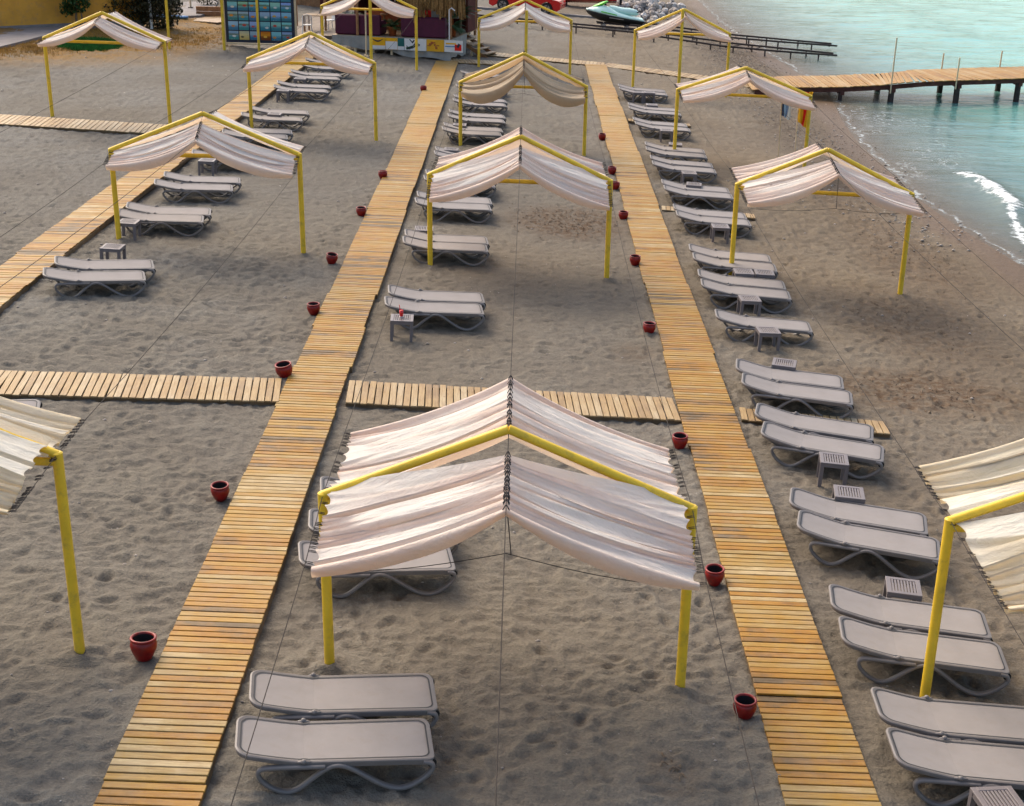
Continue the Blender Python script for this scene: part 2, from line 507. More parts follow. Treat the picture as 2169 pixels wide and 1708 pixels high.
M['kayak'] = simple('yellow_kayak', (0.72, 0.38, 0.02), 0.35, 0.1)
M['teal_cloth'] = simple('teal_canvas', (0.02, 0.13, 0.12), 0.8, 0.15)
M['navy_board'] = simple('navy_board', (0.012, 0.022, 0.045), 0.5)
M['lettering_white'] = simple('white_lettering', (0.8, 0.8, 0.8), 0.5, 0.02)
M['lettering_yellow'] = simple('yellow_lettering', (0.80, 0.55, 0.02), 0.5, 0.02)
M['pot_inside'] = M['glaze_dark']

# ------------------------------------------------------------------ the beach
def vnoise(x, y, scale, seed):
    x = x / scale + seed * 17.31; y = y / scale + seed * 9.77
    xi = np.floor(x).astype(np.int64); yi = np.floor(y).astype(np.int64)
    fx = x - xi; fy = y - yi
    fx = fx * fx * (3 - 2 * fx); fy = fy * fy * (3 - 2 * fy)
    def h(a, b):
        n = (a * 374761393 + b * 668265263 + seed * 2147483647) & 0xFFFFFFFF
        n = ((n ^ (n >> 13)) * 1274126177) & 0xFFFFFFFF
        return ((n ^ (n >> 16)) & 0xFFFF) / 65535.0
    a = h(xi, yi); b = h(xi + 1, yi); c = h(xi, yi + 1); d = h(xi + 1, yi + 1)
    return (a * (1 - fx) + b * fx) * (1 - fy) + (c * (1 - fx) + d * fx) * fy

def relief_map(st, y0, y1):
    """trodden sand: soft humps, crossing ripples and footprints, as a raster"""
    xs = np.arange(-26, 15.5, st); ys = np.arange(y0, y1, st)
    X, Y = np.meshgrid(xs, ys)
    wx = X + 0.22 * (vnoise(X, Y, 0.55, 3) - .5); wy = Y + 0.22 * (vnoise(X, Y, 0.55, 4) - .5)
    h = 0.060 * (vnoise(X, Y, 2.3, 1) - .5)
    patchy = 0.55 + 0.9 * vnoise(X, Y, 3.7, 2)
    far_ = 1.0 + .5 * sstep(25, 45, Y)
    h += far_ * patchy * 0.031 * (1 - np.abs(2 * vnoise(wx, wy * 1.35, 0.29, 5) - 1)) ** 1.5
    h += patchy * 0.034 * (1 - np.abs(2 * vnoise(wx * 0.9 + 0.4 * wy, wy * 1.4 - .2 * wx, 0.165, 6) - 1)) ** 1.4
    h += 0.022 * (1 - np.abs(2 * vnoise(X, Y * 1.25, 0.092, 7) - 1))
    if st < .04: h += 0.007 * (vnoise(X, Y, 0.06, 8) - .5)
    r = np.random.default_rng(5)
    n = 12000
    fx = r.uniform(-25.5, 15, n); fy = 7.5 + (r.uniform(0, 1, n) ** 1.3) * 88
    an = r.uniform(0, math.pi, n); dp = r.uniform(0.006, 0.026, n); ln = r.uniform(0.09, 0.14, n)
    tx, ty, ta, td, tl = [], [], [], [], []
    for k in range(230):       # walking tracks
        x, y, a = r.uniform(-14, 11), 8 + r.uniform(0, 1) ** 1.2 * 60, r.uniform(0, 2 * math.pi)
        if k % 2: a = math.pi / 2 + r.normal(0, .3)
        for q in range(int(r.uniform(10, 26))):
            sd = .11 * (1 if q % 2 else -1)
            tx.append(x - math.sin(a) * sd); ty.append(y + math.cos(a) * sd); ta.append(a + r.normal(0, .12)); td.append(r.uniform(.022, .042)); tl.append(.13)
            x += math.cos(a) * .62; y += math.sin(a) * .62; a += r.normal(0, .08)
    fx = np.concatenate([fx, tx]); fy = np.concatenate([fy, ty]); an = np.concatenate([an, ta]); dp = np.concatenate([dp, td]); ln = np.concatenate([ln, tl]); n = len(fx)
    hw = int(.3 / st) + 1
    for k in range(n):
        i = int((fy[k] - ys[0]) / st); j = int((fx[k] - xs[0]) / st)
        if i < hw or j < hw or i > len(ys) - hw - 2 or j > len(xs) - hw - 2: continue
        sl = (slice(i - hw, i + hw + 1), slice(j - hw, j + hw + 1))
        sx = X[sl] - fx[k]; sy = Y[sl] - fy[k]
        ca, sa = math.cos(an[k]), math.sin(an[k])
        u = (sx * ca + sy * sa) / ln[k]; v = (-sx * sa + sy * ca) / 0.06
        q = u * u + v * v
        h[sl] += -dp[k] * np.exp(-q) + 0.5 * dp[k] * np.exp(-((np.sqrt(q) - 1.5) ** 2) * 3.5)
    return xs[0], ys[0], st, h

RASTERS = (relief_map(0.032, 7, 46), relief_map(0.07, 41, 100))

def relief(x, y):
    out = []
    for (x0, y0, st, H_) in RASTERS:
        i = np.clip((y - y0) / st, 0, H_.shape[0] - 1.001); j = np.clip((x - x0) / st, 0, H_.shape[1] - 1.001)
        i0 = i.astype(int); j0 = j.astype(int); fi = i - i0; fj = j - j0
        out.append((H_[i0, j0] * (1 - fi) + H_[i0 + 1, j0] * fi) * (1 - fj) + (H_[i0, j0 + 1] * (1 - fi) + H_[i0 + 1, j0 + 1] * fi) * fj)
    w = sstep(41.8, 45.5, y)
    return out[0] * (1 - w) + out[1] * w

def blob(X, Y, cx_, cy_, rx, ry, soft=0.5):
    q = np.sqrt(((X - cx_) / rx) ** 2 + ((Y - cy_) / ry) ** 2)
    return 1 - sstep(1 - soft, 1 + soft, q)

def grid_mesh(name, X, Y, Z, mat, attrs=None):
    nr, nc = X.shape
    me = bpy.data.meshes.new(name)
    co = np.stack([X, Y, Z], -1).reshape(-1, 3).astype(np.float32)
    idx = np.arange(nr * nc).reshape(nr, nc)
    q = np.stack([idx[:-1, :-1], idx[:-1, 1:], idx[1:, 1:], idx[1:, :-1]], -1).reshape(-1, 4)
    me.vertices.add(len(co)); me.vertices.foreach_set('co', co.ravel())
    me.loops.add(q.size); me.loops.foreach_set('vertex_index', q.ravel().astype(np.int32))
    me.polygons.add(len(q)); me.polygons.foreach_set('loop_start', (np.arange(len(q)) * 4).astype(np.int32))
    me.update(calc_edges=True)
    me.polygons.foreach_set('use_smooth', np.ones(len(q), bool))
    for k, a in (attrs or {}).items():
        at_ = me.attributes.new(k, 'FLOAT', 'POINT')
        at_.data.foreach_set('value', a.ravel().astype(np.float32))
    me.materials.append(mat)
    me.update()
    return me

def rows_list():
    y = [-60, -30, -10, 0, 4, 7]
    while y[-1] < 105:
        v = y[-1]
        y.append(v + (0.034 if v < 17 else 0.034 * (v / 17) ** 1.45))
    while y[-1] < 600: y.append(y[-1] * 1.15)
    return np.array(y)

def build_beach():
    ys = rows_list()
    u = np.linspace(-1, 1, 720)
    uu = np.concatenate([[-14, -7, -4, -2.6, -1.9, -1.5, -1.2], u])
    half = 9.5 + np.clip(ys, 0, 110) * 0.25
    cen = 0.9 - np.clip(ys, 0, 110) * 0.060
    X = cen[:, None] + half[:, None] * uu[None, :]
    X = np.where(X > 14.5, 14.5 + (X - 14.5) * 1.0, X)
    X = np.minimum(X, 24.0 + 16 * np.maximum(uu[None, :] - 0.9, 0))
    X = np.maximum(X, -260)
    Y = np.repeat(ys[:, None], X.shape[1], 1)
    base = ground_np(X, Y)
    off = shore_x(Y) - X
    wet = 1 - sstep(0.7, 1.7, off + 0.5 * (vnoise(X, Y, 1.5, 21) - .5))
    inr = sstep(7, 9, Y) * (1 - sstep(92, 99, Y)) * sstep(-26, -25, X) * sstep(0.2, 2.2, off)
    rl = relief(X, Y)
    # the sand is swept smooth against the boardwalks and drifts a little over their left edges
    Z = base + (rl - 0.060) * inr
    for (px_, py_) in ((-2.04, 13.1), (1.82, 13.1), (-4.75, 13.02), (4.57, 13.24), (-2.01, 29.25), (1.85, 29.25), (-8.81, 29.35), (-4.79, 29.35), (4.7, 30.15), (8.42, 29.7)):
        dd = np.hypot(X - px_, Y - py_)
        Z += 0.045 * np.exp(-((dd - .10) / .11) ** 2) * (.5 + vnoise(X, Y, .2, 61))
    # sand drifted against and over the upslope edges of the boardwalks
    for (wx, ya, yb) in ((-3.86, 8, 61), (2.66, 8, 63)):
        nn = vnoise(X, Y, 0.9, 51) * .6 + vnoise(X, Y, 0.33, 52) * .4
        Z += (0.10 * np.clip(nn - .36, 0, 1)) * np.exp(-((X - wx + .03) / .16) ** 2) * sstep(ya, ya + 1, Y) * (1 - sstep(yb - 1, yb, Y))
    hollow_shade = np.clip(0.5 - (rl - 0.043) / 0.055, 0, 1) * inr
    tone = np.clip(0.5 + 1.0 * (vnoise(X, Y, 9.0, 41) - .5) + .9 * (vnoise(X, Y * .7, 2.6, 42) - .5) + .5 * (vnoise(X, Y, .8, 43) - .5), 0, 1)
    dry = np.clip(blob(X, Y, -22.0, 58.5, 8.2, 6.4, .35) + blob(X, Y, -15.2, 65.2, 3.6, 5.0, .4) + blob(X, Y, -21, 68, 9, 6, .3), 0, 1)
    dry *= 1 - 0.75 * sstep(-14.2, -12.6, X)
    debris = np.clip(blob(X, Y, 1.15, 34.2, 1.35, 1.5, .5) * 1.2 + 0.9 * blob(X, Y, 7.2, 23.4, 1.9, 1.1, .6) + 0.55 * blob(X, Y, 8.2, 27.5, 1.6, 2.4, .6)
                     + 0.5 * blob(X, Y, 9.6, 33, 1.2, 3.4, .6) + 0.5 * blob(X, Y, 2.15, 24.4, .4, .5, .6) + 0.45 * blob(X, Y, 1.6, 11.5, .35, .35, .6) + 0.5 * blob(X, Y, 9.4, 40, 1.2, 4, .6), 0, 1)
    gravel = np.clip(blob(X, Y, 10.6, 70, 2.0, 7.0, .5) + 0.8 * blob(X, Y, 10.1, 49, 1.5, 7.5, .5) + .5 * blob(X, Y, 8.5, 88, 5, 9, .5), 0, 1)
    warm = np.clip(sstep(1, 9, X + (Y - 20) * 0.06) * 0.85 + 0.35 * blob(X, Y, 0, 22, 5, 12, .8), 0, 1)
    o = link('sand_beach', grid_mesh('sand_beach', X, Y, Z, M['sand'], dict(wet=wet, tone=tone, hollow_shade=hollow_shade, dry=dry, debris=debris, gravel=gravel, warm=warm)))
    tag(o, 'grey trodden sand sloping down to the sea', kind='structure')

build_beach()

def build_sea():
    ys = [-200, -60, 0, 15]
    while ys[-1] < 130: ys.append(ys[-1] + (0.16 if ys[-1] > 26 else 0.6) * (1 if ys[-1] < 60 else (ys[-1] / 60) ** 2))
    while ys[-1] < 900: ys.append(ys[-1] * 1.12)
    ys = np.array(ys)
    d = [-1.2]
    while d[-1] < 34: d.append(d[-1] + 0.09 + 0.018 * max(d[-1], 0))
    while d[-1] < 900: d.append(d[-1] * 1.16)
    d = np.array(d)
    X = shore_x(ys)[:, None] + d[None, :]
    Y = np.repeat(ys[:, None], len(d), 1)
    D = np.repeat(d[None, :], len(ys), 0)
    amp = sstep(0.3, 7, D)
    wz = amp * (0.085 * (vnoise(X, Y, 1.9, 31) - .5) + 0.05 * (vnoise(X * 1.0, Y * 1.6, 0.75, 32) - .5) + 0.16 * (vnoise(X * .8, Y * .35, 3.4, 33) - .5))
    pl = [(14.15, 44.3), (14.35, 42.2), (14.3, 40.2), (13.75, 38.4), (13.3, 36.3), (13.2, 35.0)]
    best = np.full(X.shape, 1e9); tt = np.zeros(X.shape)
    for k in range(len(pl) - 1):
        ax, ay = pl[k]; bx, by = pl[k + 1]
        L2 = (bx - ax) ** 2 + (by - ay) ** 2
        q = np.clip(((X - ax) * (bx - ax) + (Y - ay) * (by - ay)) / L2, 0, 1)
        dd = np.hypot(X - ax - q * (bx - ax), Y - ay - q * (by - ay))
        m = dd < best
        tt = np.where(m, (k + q) / (len(pl) - 1), tt); best = np.where(m, dd, best)
    w = (0.16 + 0.16 * (1 - sstep(.4, .6, tt))) + 0.16 * vnoise(X, Y, 0.6, 36)
    crest = np.clip(1.0 - best / (w * 1.5), 0, 1)
    wz += np.exp(-(best / 0.42) ** 2) * (0.15 * (1 - sstep(.45, .75, tt)) * sstep(0, .1, tt) + .03)
    runup = 0.012 * sstep(0.5, -0.5, D)
    Z = SEA + wz + runup
    o = link('sea', grid_mesh('sea', X, Y, Z, M['water'], dict(offshore=D, crest=crest)))
    tag(o, 'turquoise sea with small waves lapping the beach', kind='structure')

build_sea()

# ------------------------------------------------------------------ boardwalks
def plank_mesh(name, lx, ly, h, mat):
    b = MB()
    # slightly crowned, chamfered board
    b.box((0, 0, 0), (lx, ly, h), bev=0.005)
    return b.mesh(name, mat)

def boardwalk(name, x0, x1, y0, y1, pitch, label, mat, zoff=0.042, wob=0.02, seed=1):
    """long boardwalk along Y with boards across"""
    r = random.Random(seed)
    w = x1 - x0
    z = G(x0, 30) + zoff
    b = MB()
    tilt = -0.022
    ms = [plank_mesh('plank', w + d, pitch - 0.016, 0.028, mat) for d in (0.0, 0.004, -0.004)]
    # prefabricated sections with their own small shifts
    secs = []
    y = y0
    while y < y1:
        L = r.uniform(1.9, 2.6)
        secs.append((y, min(y + L, y1), r.uniform(-wob, wob), r.uniform(-0.012, 0.012), r.uniform(-0.003, 0.003)))
        y += L
    xm = (x0 + x1) / 2
    root = None
    planks = []
    for (a, c, dx, dz, yaw) in secs:
        for sx in (-w / 2 + 0.03, 0.0, w / 2 - 0.025):
            b.box((xm + dx + sx, (a + c) / 2, z - 0.060 + dz + tilt * sx), (0.045, c - a - 0.01, 0.085))
        n = max(1, int(round((c - a) / pitch)))
        for k in range(n):
            yy = a + (k + 0.5) * (c - a) / n
            planks.append((xm + dx + r.uniform(-.003, .003) + yaw * (yy - (a + c) / 2) * -1, yy, z + dz + r.uniform(-.003, .003), yaw + r.uniform(-.006, .006)))
    root = tag(b.build(name, M['bearer']), label, kind='structure')
    planks.sort(key=lambda p: p[1])
    for i, (px, py, pz, yaw) in enumerate(planks[:300]):
        link('plank', ms[i % 3], root, (px, py, pz), (r.uniform(-.006, .006), -tilt * -1 * -1, yaw))
    rest = planks[300:]
    if rest:
        for i in range(0, len(rest)):
            pass
        q = MB()
        for (px, py, pz, yaw) in rest:
            q.box((px, py, pz), (w, pitch - 0.012, 0.028), rot=Matrix.Rotation(yaw, 3, 'Z') @ Matrix.Rotation(-tilt, 3, 'Y'))
        o = q.build('plank', mat, root)
        tag(o, kind='stuff')
    return root

PITCH = 0.112
boardwalk('boardwalk', -3.86, -2.90, 8.2, 61.0, PITCH, 'golden plank boardwalk running between the left and middle lounger rows', M['plank_x'], seed=2, wob=0.02)
boardwalk('boardwalk', 2.66, 3.60, 8.6, 63.6, PITCH, 'golden plank boardwalk running between the middle and right lounger rows', M['plank_x'], seed=3, wob=0.018)

def boardwalk_poly(name, pts, w, pitch, label, mat, zoff=0.055, seed=1, along_y=True, limit=300, dark=False):
    """boardwalk that follows a bent centre line; boards lie across it"""
    r = random.Random(seed)
    root_b = MB()
    pl = []
    for k in range(len(pts) - 1):
        a, c = Vector(pts[k]), Vector(pts[k + 1])
        L = (c - a).length
        d = (c - a).normalized(); nrm = Vector((-d.y, d.x))
        ang = math.atan2(d.y, d.x)
        n = max(1, int(round(L / pitch)))
        za, zc = G(a.x, a.y) + zoff, G(c.x, c.y) + zoff
        for s in (-1, 1):
            m = (a + c) / 2 + nrm * s * (w / 2 - 0.05)
            rot = Matrix.Rotation(ang, 3, 'Z') @ Matrix.Rotation(-math.atan2(zc - za, L), 3, 'Y')
            root_b.box((m.x, m.y, (za + zc) / 2 - 0.056), (L, 0.045, 0.08), rot=rot)
        for i in range(n):
            f = (i + .5) / n
            p = a.lerp(c, f)
            o = r.uniform(-.012, .012)
            pl.append((p.x + nrm.x * o, p.y + nrm.y * o, za + (zc - za) * f + r.uniform(-.005, .005), ang + r.uniform(-.012, .012), -math.atan2(zc - za, L)))
    root = tag(root_b.build(name, M['bearer']), label, kind='structure')
    me = plank_mesh('plank', pitch - 0.016, w, 0.028, mat)
    pl.sort(key=lambda p: p[1])
    for p in pl[:limit]:
        link('plank', me, root, p[:3], (0, p[4], p[3]))
    if pl[limit:]:
        q = MB()
        for p in pl[limit:]:
            q.box(p[:3], (pitch - 0.016, w, 0.028), rot=Matrix.Rotation(p[3], 3, 'Z') @ Matrix.Rotation(p[4], 3, 'Y'))
        tag(q.build('plank', mat, root), kind='stuff')
    return root

def left_walk():
    # boards lie across the walk, so they share the long-walk builder's look
    pts = [(-9.95, 20.0), (-9.95, 26.0), (-9.80, 34.2), (-9.52, 44.5), (-9.28, 56.5), (-9.25, 60.5)]
    w = 1.0
    r = random.Random(9)
    b = MB(); planks = []
    for k in range(len(pts) - 1):
        a, c = Vector(pts[k]), Vector(pts[k + 1])
        L = (c - a).length; d = (c - a).normalized(); ang = math.atan2(d.y, d.x) - math.pi / 2
        z = G(a.x - .5, a.y) + 0.07
        for s in (-w / 2 + .03, w / 2 - .025):
            b.box(((a.x + c.x) / 2 + s, (a.y + c.y) / 2, z - 0.06), (0.045, L, 0.085), rz=ang)
        n = int(L / PITCH)
        for i in range(n):
            p = a.lerp(c, (i + .5) / n)
            sec = int(p.y / 2.3)
            dx = random.Random(sec * 7 + 1).uniform(-.03, .03)
            planks.append((p.x + dx + r.uniform(-.01, .01), p.y, z + r.uniform(-.004, .004), ang + r.uniform(-.006, .006)))
    root = tag(b.build('boardwalk', M['bearer']), 'golden plank boardwalk at the left, beside the left lounger row', kind='structure')
    me = plank_mesh('plank', w, PITCH - 0.012, 0.028, M['plank_x'])
    for p in planks[:300]: link('plank', me, root, p[:3], (0, 0, p[3]))
    q = MB()
    for p in planks[300:]: q.box(p[:3], (w, PITCH - .012, .028), rz=p[3])
    tag(q.build('plank', M['plank_x'], root), kind='stuff')

left_walk()
boardwalk_poly('cross_boardwalk', [(-13.5, 20.1), (-8.2, 20.5), (-3.90, 21.05)], 1.06, 0.116, 'pale cross boardwalk joining the middle boardwalk from the left', M['plank_y'], seed=4)
boardwalk_poly('cross_boardwalk', [(-2.84, 21.2), (2.62, 21.5)], 1.02, 0.116, 'pale cross boardwalk between the two golden boardwalks behind the near canopy', M['plank_y'], seed=5)
boardwalk_poly('cross_boardwalk', [(3.68, 21.5), (6.12, 21.35)], 0.55, 0.116, 'short cross boardwalk under the fourth lounger pair of the right row', M['plank_y'], seed=6)
boardwalk_poly('cross_boardwalk', [(3.68, 36.24), (6.15, 36.07)], 0.45, 0.116, 'short cross boardwalk under the loungers behind the right canopy', M['plank_y'], seed=7)
boardwalk_poly('cross_boardwalk', [(3.68, 49.65), (5.9, 49.6)], 0.45, 0.116, 'short cross boardwalk far along the right lounger row', M['plank_y'], seed=8)
boardwalk_poly('cross_boardwalk', [(-19.0, 41.1), (-15.6, 41.3), (-10.4, 41.65)], 1.5, 0.145, 'pale cross boardwalk at the left edge below the far left canopy', M['plank_y'], seed=10)
boardwalk_poly('cross_boardwalk', [(-1.8, 64.6), (3.55, 63.95), (7.7, 62.2), (10.6, 60.4)], 1.15, 0.17, 'narrow far boardwalk leading across the sand to the pier', M['plank_y'], seed=12)
boardwalk_poly('cross_boardwalk', [(-3.3, 61.4), (-0.6, 61.9)], 1.2, 0.15, 'short plank landing in front of the wooden steps by the bar', M['plank_y'], seed=13)

# ------------------------------------------------------------------ sun loungers
HINGE = -0.30
def deck_z(x):
    z = 0.345
    if x < HINGE:
        q = (HINGE - x) / (0.945 + HINGE)
        z += 0.115 * q ** 1.3
    if x > 0.80:
        z -= 0.02 * ((x - 0.80) / 0.145) ** 2
    return z

def rr_outline(hl, hw, rad, rad_head, n=7):
    pts = []
    def arc(cx_, cy_, r, a0, a1):
        for i in range(n + 1):
            a = a0 + (a1 - a0) * i / n
            pts.append((cx_ + r * math.cos(a), cy_ + r * math.sin(a)))
    def line(p, q, m):
        for i in range(1, m):
            pts.append((p[0] + (q[0] - p[0]) * i / m, p[1] + (q[1] - p[1]) * i / m))
    arc(hl - rad, hw - rad, rad, 0, math.pi / 2)
    hh = hw * 0.965
    line((hl - rad, hw), (-hl + rad_head, hh), 22)
    arc(-hl + rad_head, hh - rad_head, rad_head, math.pi / 2, math.pi)
    line((-hl, hh - rad_head), (-hl, -hh + rad_head), 4)
    arc(-hl + rad_head, -hh + rad_head, rad_head, math.pi, 1.5 * math.pi)
    line((-hl + rad_head, -hh), (hl - rad, -hw), 22)
    arc(hl - rad, -hw + rad, rad, 1.5 * math.pi, 2 * math.pi)
    line((hl, -hw + rad), (hl, hw - rad), 4)
    return pts

def make_lounger():
    root = empty('sun_lounger')
    out = rr_outline(0.945, 0.345, 0.10, 0.14)
    inn = rr_outline(0.900, 0.303, 0.085, 0.115)
    inp = rr_outline(0.885, 0.288, 0.077, 0.106)
    n = len(out)
    secs = []
    for k in range(n):
        (ox, oy), (ix, iy) = out[k], inn[k]
        mx, my = ox * .93 + ix * .07, oy * .93 + iy * .07
        bx, by = ox * .55 + ix * .45, oy * .55 + iy * .45
        z = deck_z(ox); zi = deck_z(ix)
        dep = 0.062 if ox > HINGE else 0.048
        secs.append([(ox * .99, oy * .985, z - dep), (ox, oy, z - .014), (mx, my, z - 0.003), (bx, by, z + 0.003), (ix, iy, zi - 0.002), (ix, iy, zi - dep * .8)])
    A, B = MB(), MB()
    for k in range(n):
        k2 = (k + 1) % n
        tgt = A if (out[k][0] + out[k2][0]) / 2 > HINGE else B
        m = len(secs[k])
        for j in range(m):
            j2 = (j + 1) % m
            tgt.add([secs[k][j], secs[k2][j], secs[k2][j2], secs[k][j2]], [(0, 3, 2, 1)], j not in (4, 5))
    # cross bar under the hinge and at the foot
    A.box((0.25, 0, 0.285), (0.05, 0.58, 0.03)); A.box((0.72, 0, 0.285), (0.05, 0.58, 0.03))
    B.box((-0.55, 0, 0.335), (0.04, 0.55, 0.025))
    A.build('seat_frame', M['plastic'], root)
    B.build('back_frame', M['plastic'], root)
    def surf(ring, x0, x1, dz, name, mat, par):
        xs = x0 + (x1 - x0) * (1 - np.cos(np.linspace(0, math.pi, 19))) / 2
        top = [p for p in ring if p[1] > 0.15]; top.sort()
        tx = [-.9] + [p[0] for p in top] + [.9]; ty = [.01] + [p[1] for p in top] + [.01]
        b = MB(); rows = []
        for x in xs:
            hw = float(np.interp(x, tx, ty))
            sag = 0.006
            rows.append([(x, hw * f, deck_z(x) + dz - sag * (1 - f * f)) for f in (-1, -.5, 0, .5, 1)])
        b.loft(rows, True, False, False)
        return b.build(name, mat, par)
    e = 0.888
    ss = surf(inn, HINGE + 0.0003, 0.8995, -0.005, 'seat_sling', M['sling'], root)
    bs = surf(inn, -0.8995, HINGE - 0.0003, -0.005, 'back_sling', M['sling'], root)
    P1, P2 = MB(), MB()
    for k in range(n):
        k2 = (k + 1) % n
        q = [(inn[k][0], inn[k][1], deck_z(inn[k][0]) + .0005), (inn[k2][0], inn[k2][1], deck_z(inn[k2][0]) + .0005),
             (inp[k2][0], inp[k2][1], deck_z(inp[k2][0]) + .0005), (inp[k][0], inp[k][1], deck_z(inp[k][0]) + .0005)]
        (P1 if inn[k][0] > HINGE else P2).add(q, [(0, 1, 2, 3)])
    P1.build('piping', M['piping'], ss); P2.build('piping', M['piping'], bs)
    # W-shaped side legs
    prof = [(-.10, .296), (-.40, .296), (-.58, .294), (-.685, .285), (-.725, .240), (-.70, .165), (-.62, .085), (-.53, .035), (-.455, .018), (-.385, .030), (-.31, .078),
            (-.23, .150), (-.14, .230), (-.06, .285), (.02, .303), (.10, .285), (.19, .236), (.30, .160), (.42, .082), (.52, .036), (.62, .018),
            (.71, .040), (.79, .088), (.865, .150), (.915, .215), (.925, .265), (.895, .300), (.83, .312)]
    fine = []
    P = [Vector((a, 0, b)) for a, b in prof]
    for i in range(len(P) - 1):
        p0, p1, p2, p3 = P[max(i - 1, 0)], P[i], P[i + 1], P[min(i + 2, len(P) - 1)]
        for q in (0, .5):
            fine.append(0.5 * ((2 * p1) + (p2 - p0) * q + (2 * p0 - 5 * p1 + 4 * p2 - p3) * q * q + (3 * p1 - p0 - 3 * p2 + p3) * q ** 3))
    fine.append(P[-1])
    for s in (-1, 1):
        b = MB()
        rings = []
        for i, p in enumerate(fine):
            t = (fine[min(i + 1, len(fine) - 1)] - fine[max(i - 1, 0)]).normalized()
            nn = Vector((-t.z, 0, t.x))
            y = s * 0.335
            hw, hh = 0.031, 0.021
            ring = []
            for (a, c) in ((-1, -.6), (-.6, -1), (.6, -1), (1, -.6), (1, .6), (.6, 1), (-.6, 1), (-1, .6)):
                ring.append(Vector((p.x, y + a * hw, p.z)) + nn * (c * hh))
            rings.append(ring)
        b.loft(rings, True)
        b.build('leg', M['plastic'], root)
    for s in (-1, 1):
        b = MB()
        b.ell((HINGE, s * 0.336, 0.350), (0.030, 0.026, 0.026), 8, 6)
        b.ell((HINGE, s * 0.330, 0.345), (0.075, 0.020, 0.014), 8, 4)
        h = b.build('hinge', M['plastic'], root)
        d = MB()
        pts = [(HINGE + 0.062 * math.cos(a), s * (0.309 - 0.036 * math.sin(a)), 0.3475) for a in [math.pi * i / 8 for i in range(9)]]
        d.add(pts, [tuple(range(9)) if s < 0 else tuple(range(8, -1, -1))])
        d.build('hinge_slot', M['piping'], h)
        w = MB()
        w.tube([(0.918, s * 0.262, 0.270), (0.918, s * 0.300, 0.270)], 0.046, 14)
        w.build('wheel', M['black'], root)
    return root

LOUNGERS = []   # (head, foot, label, row)
def lp(row, n, which, head, foot, extra=''):
    LOUNGERS.append((row, n, which, head, foot, extra))

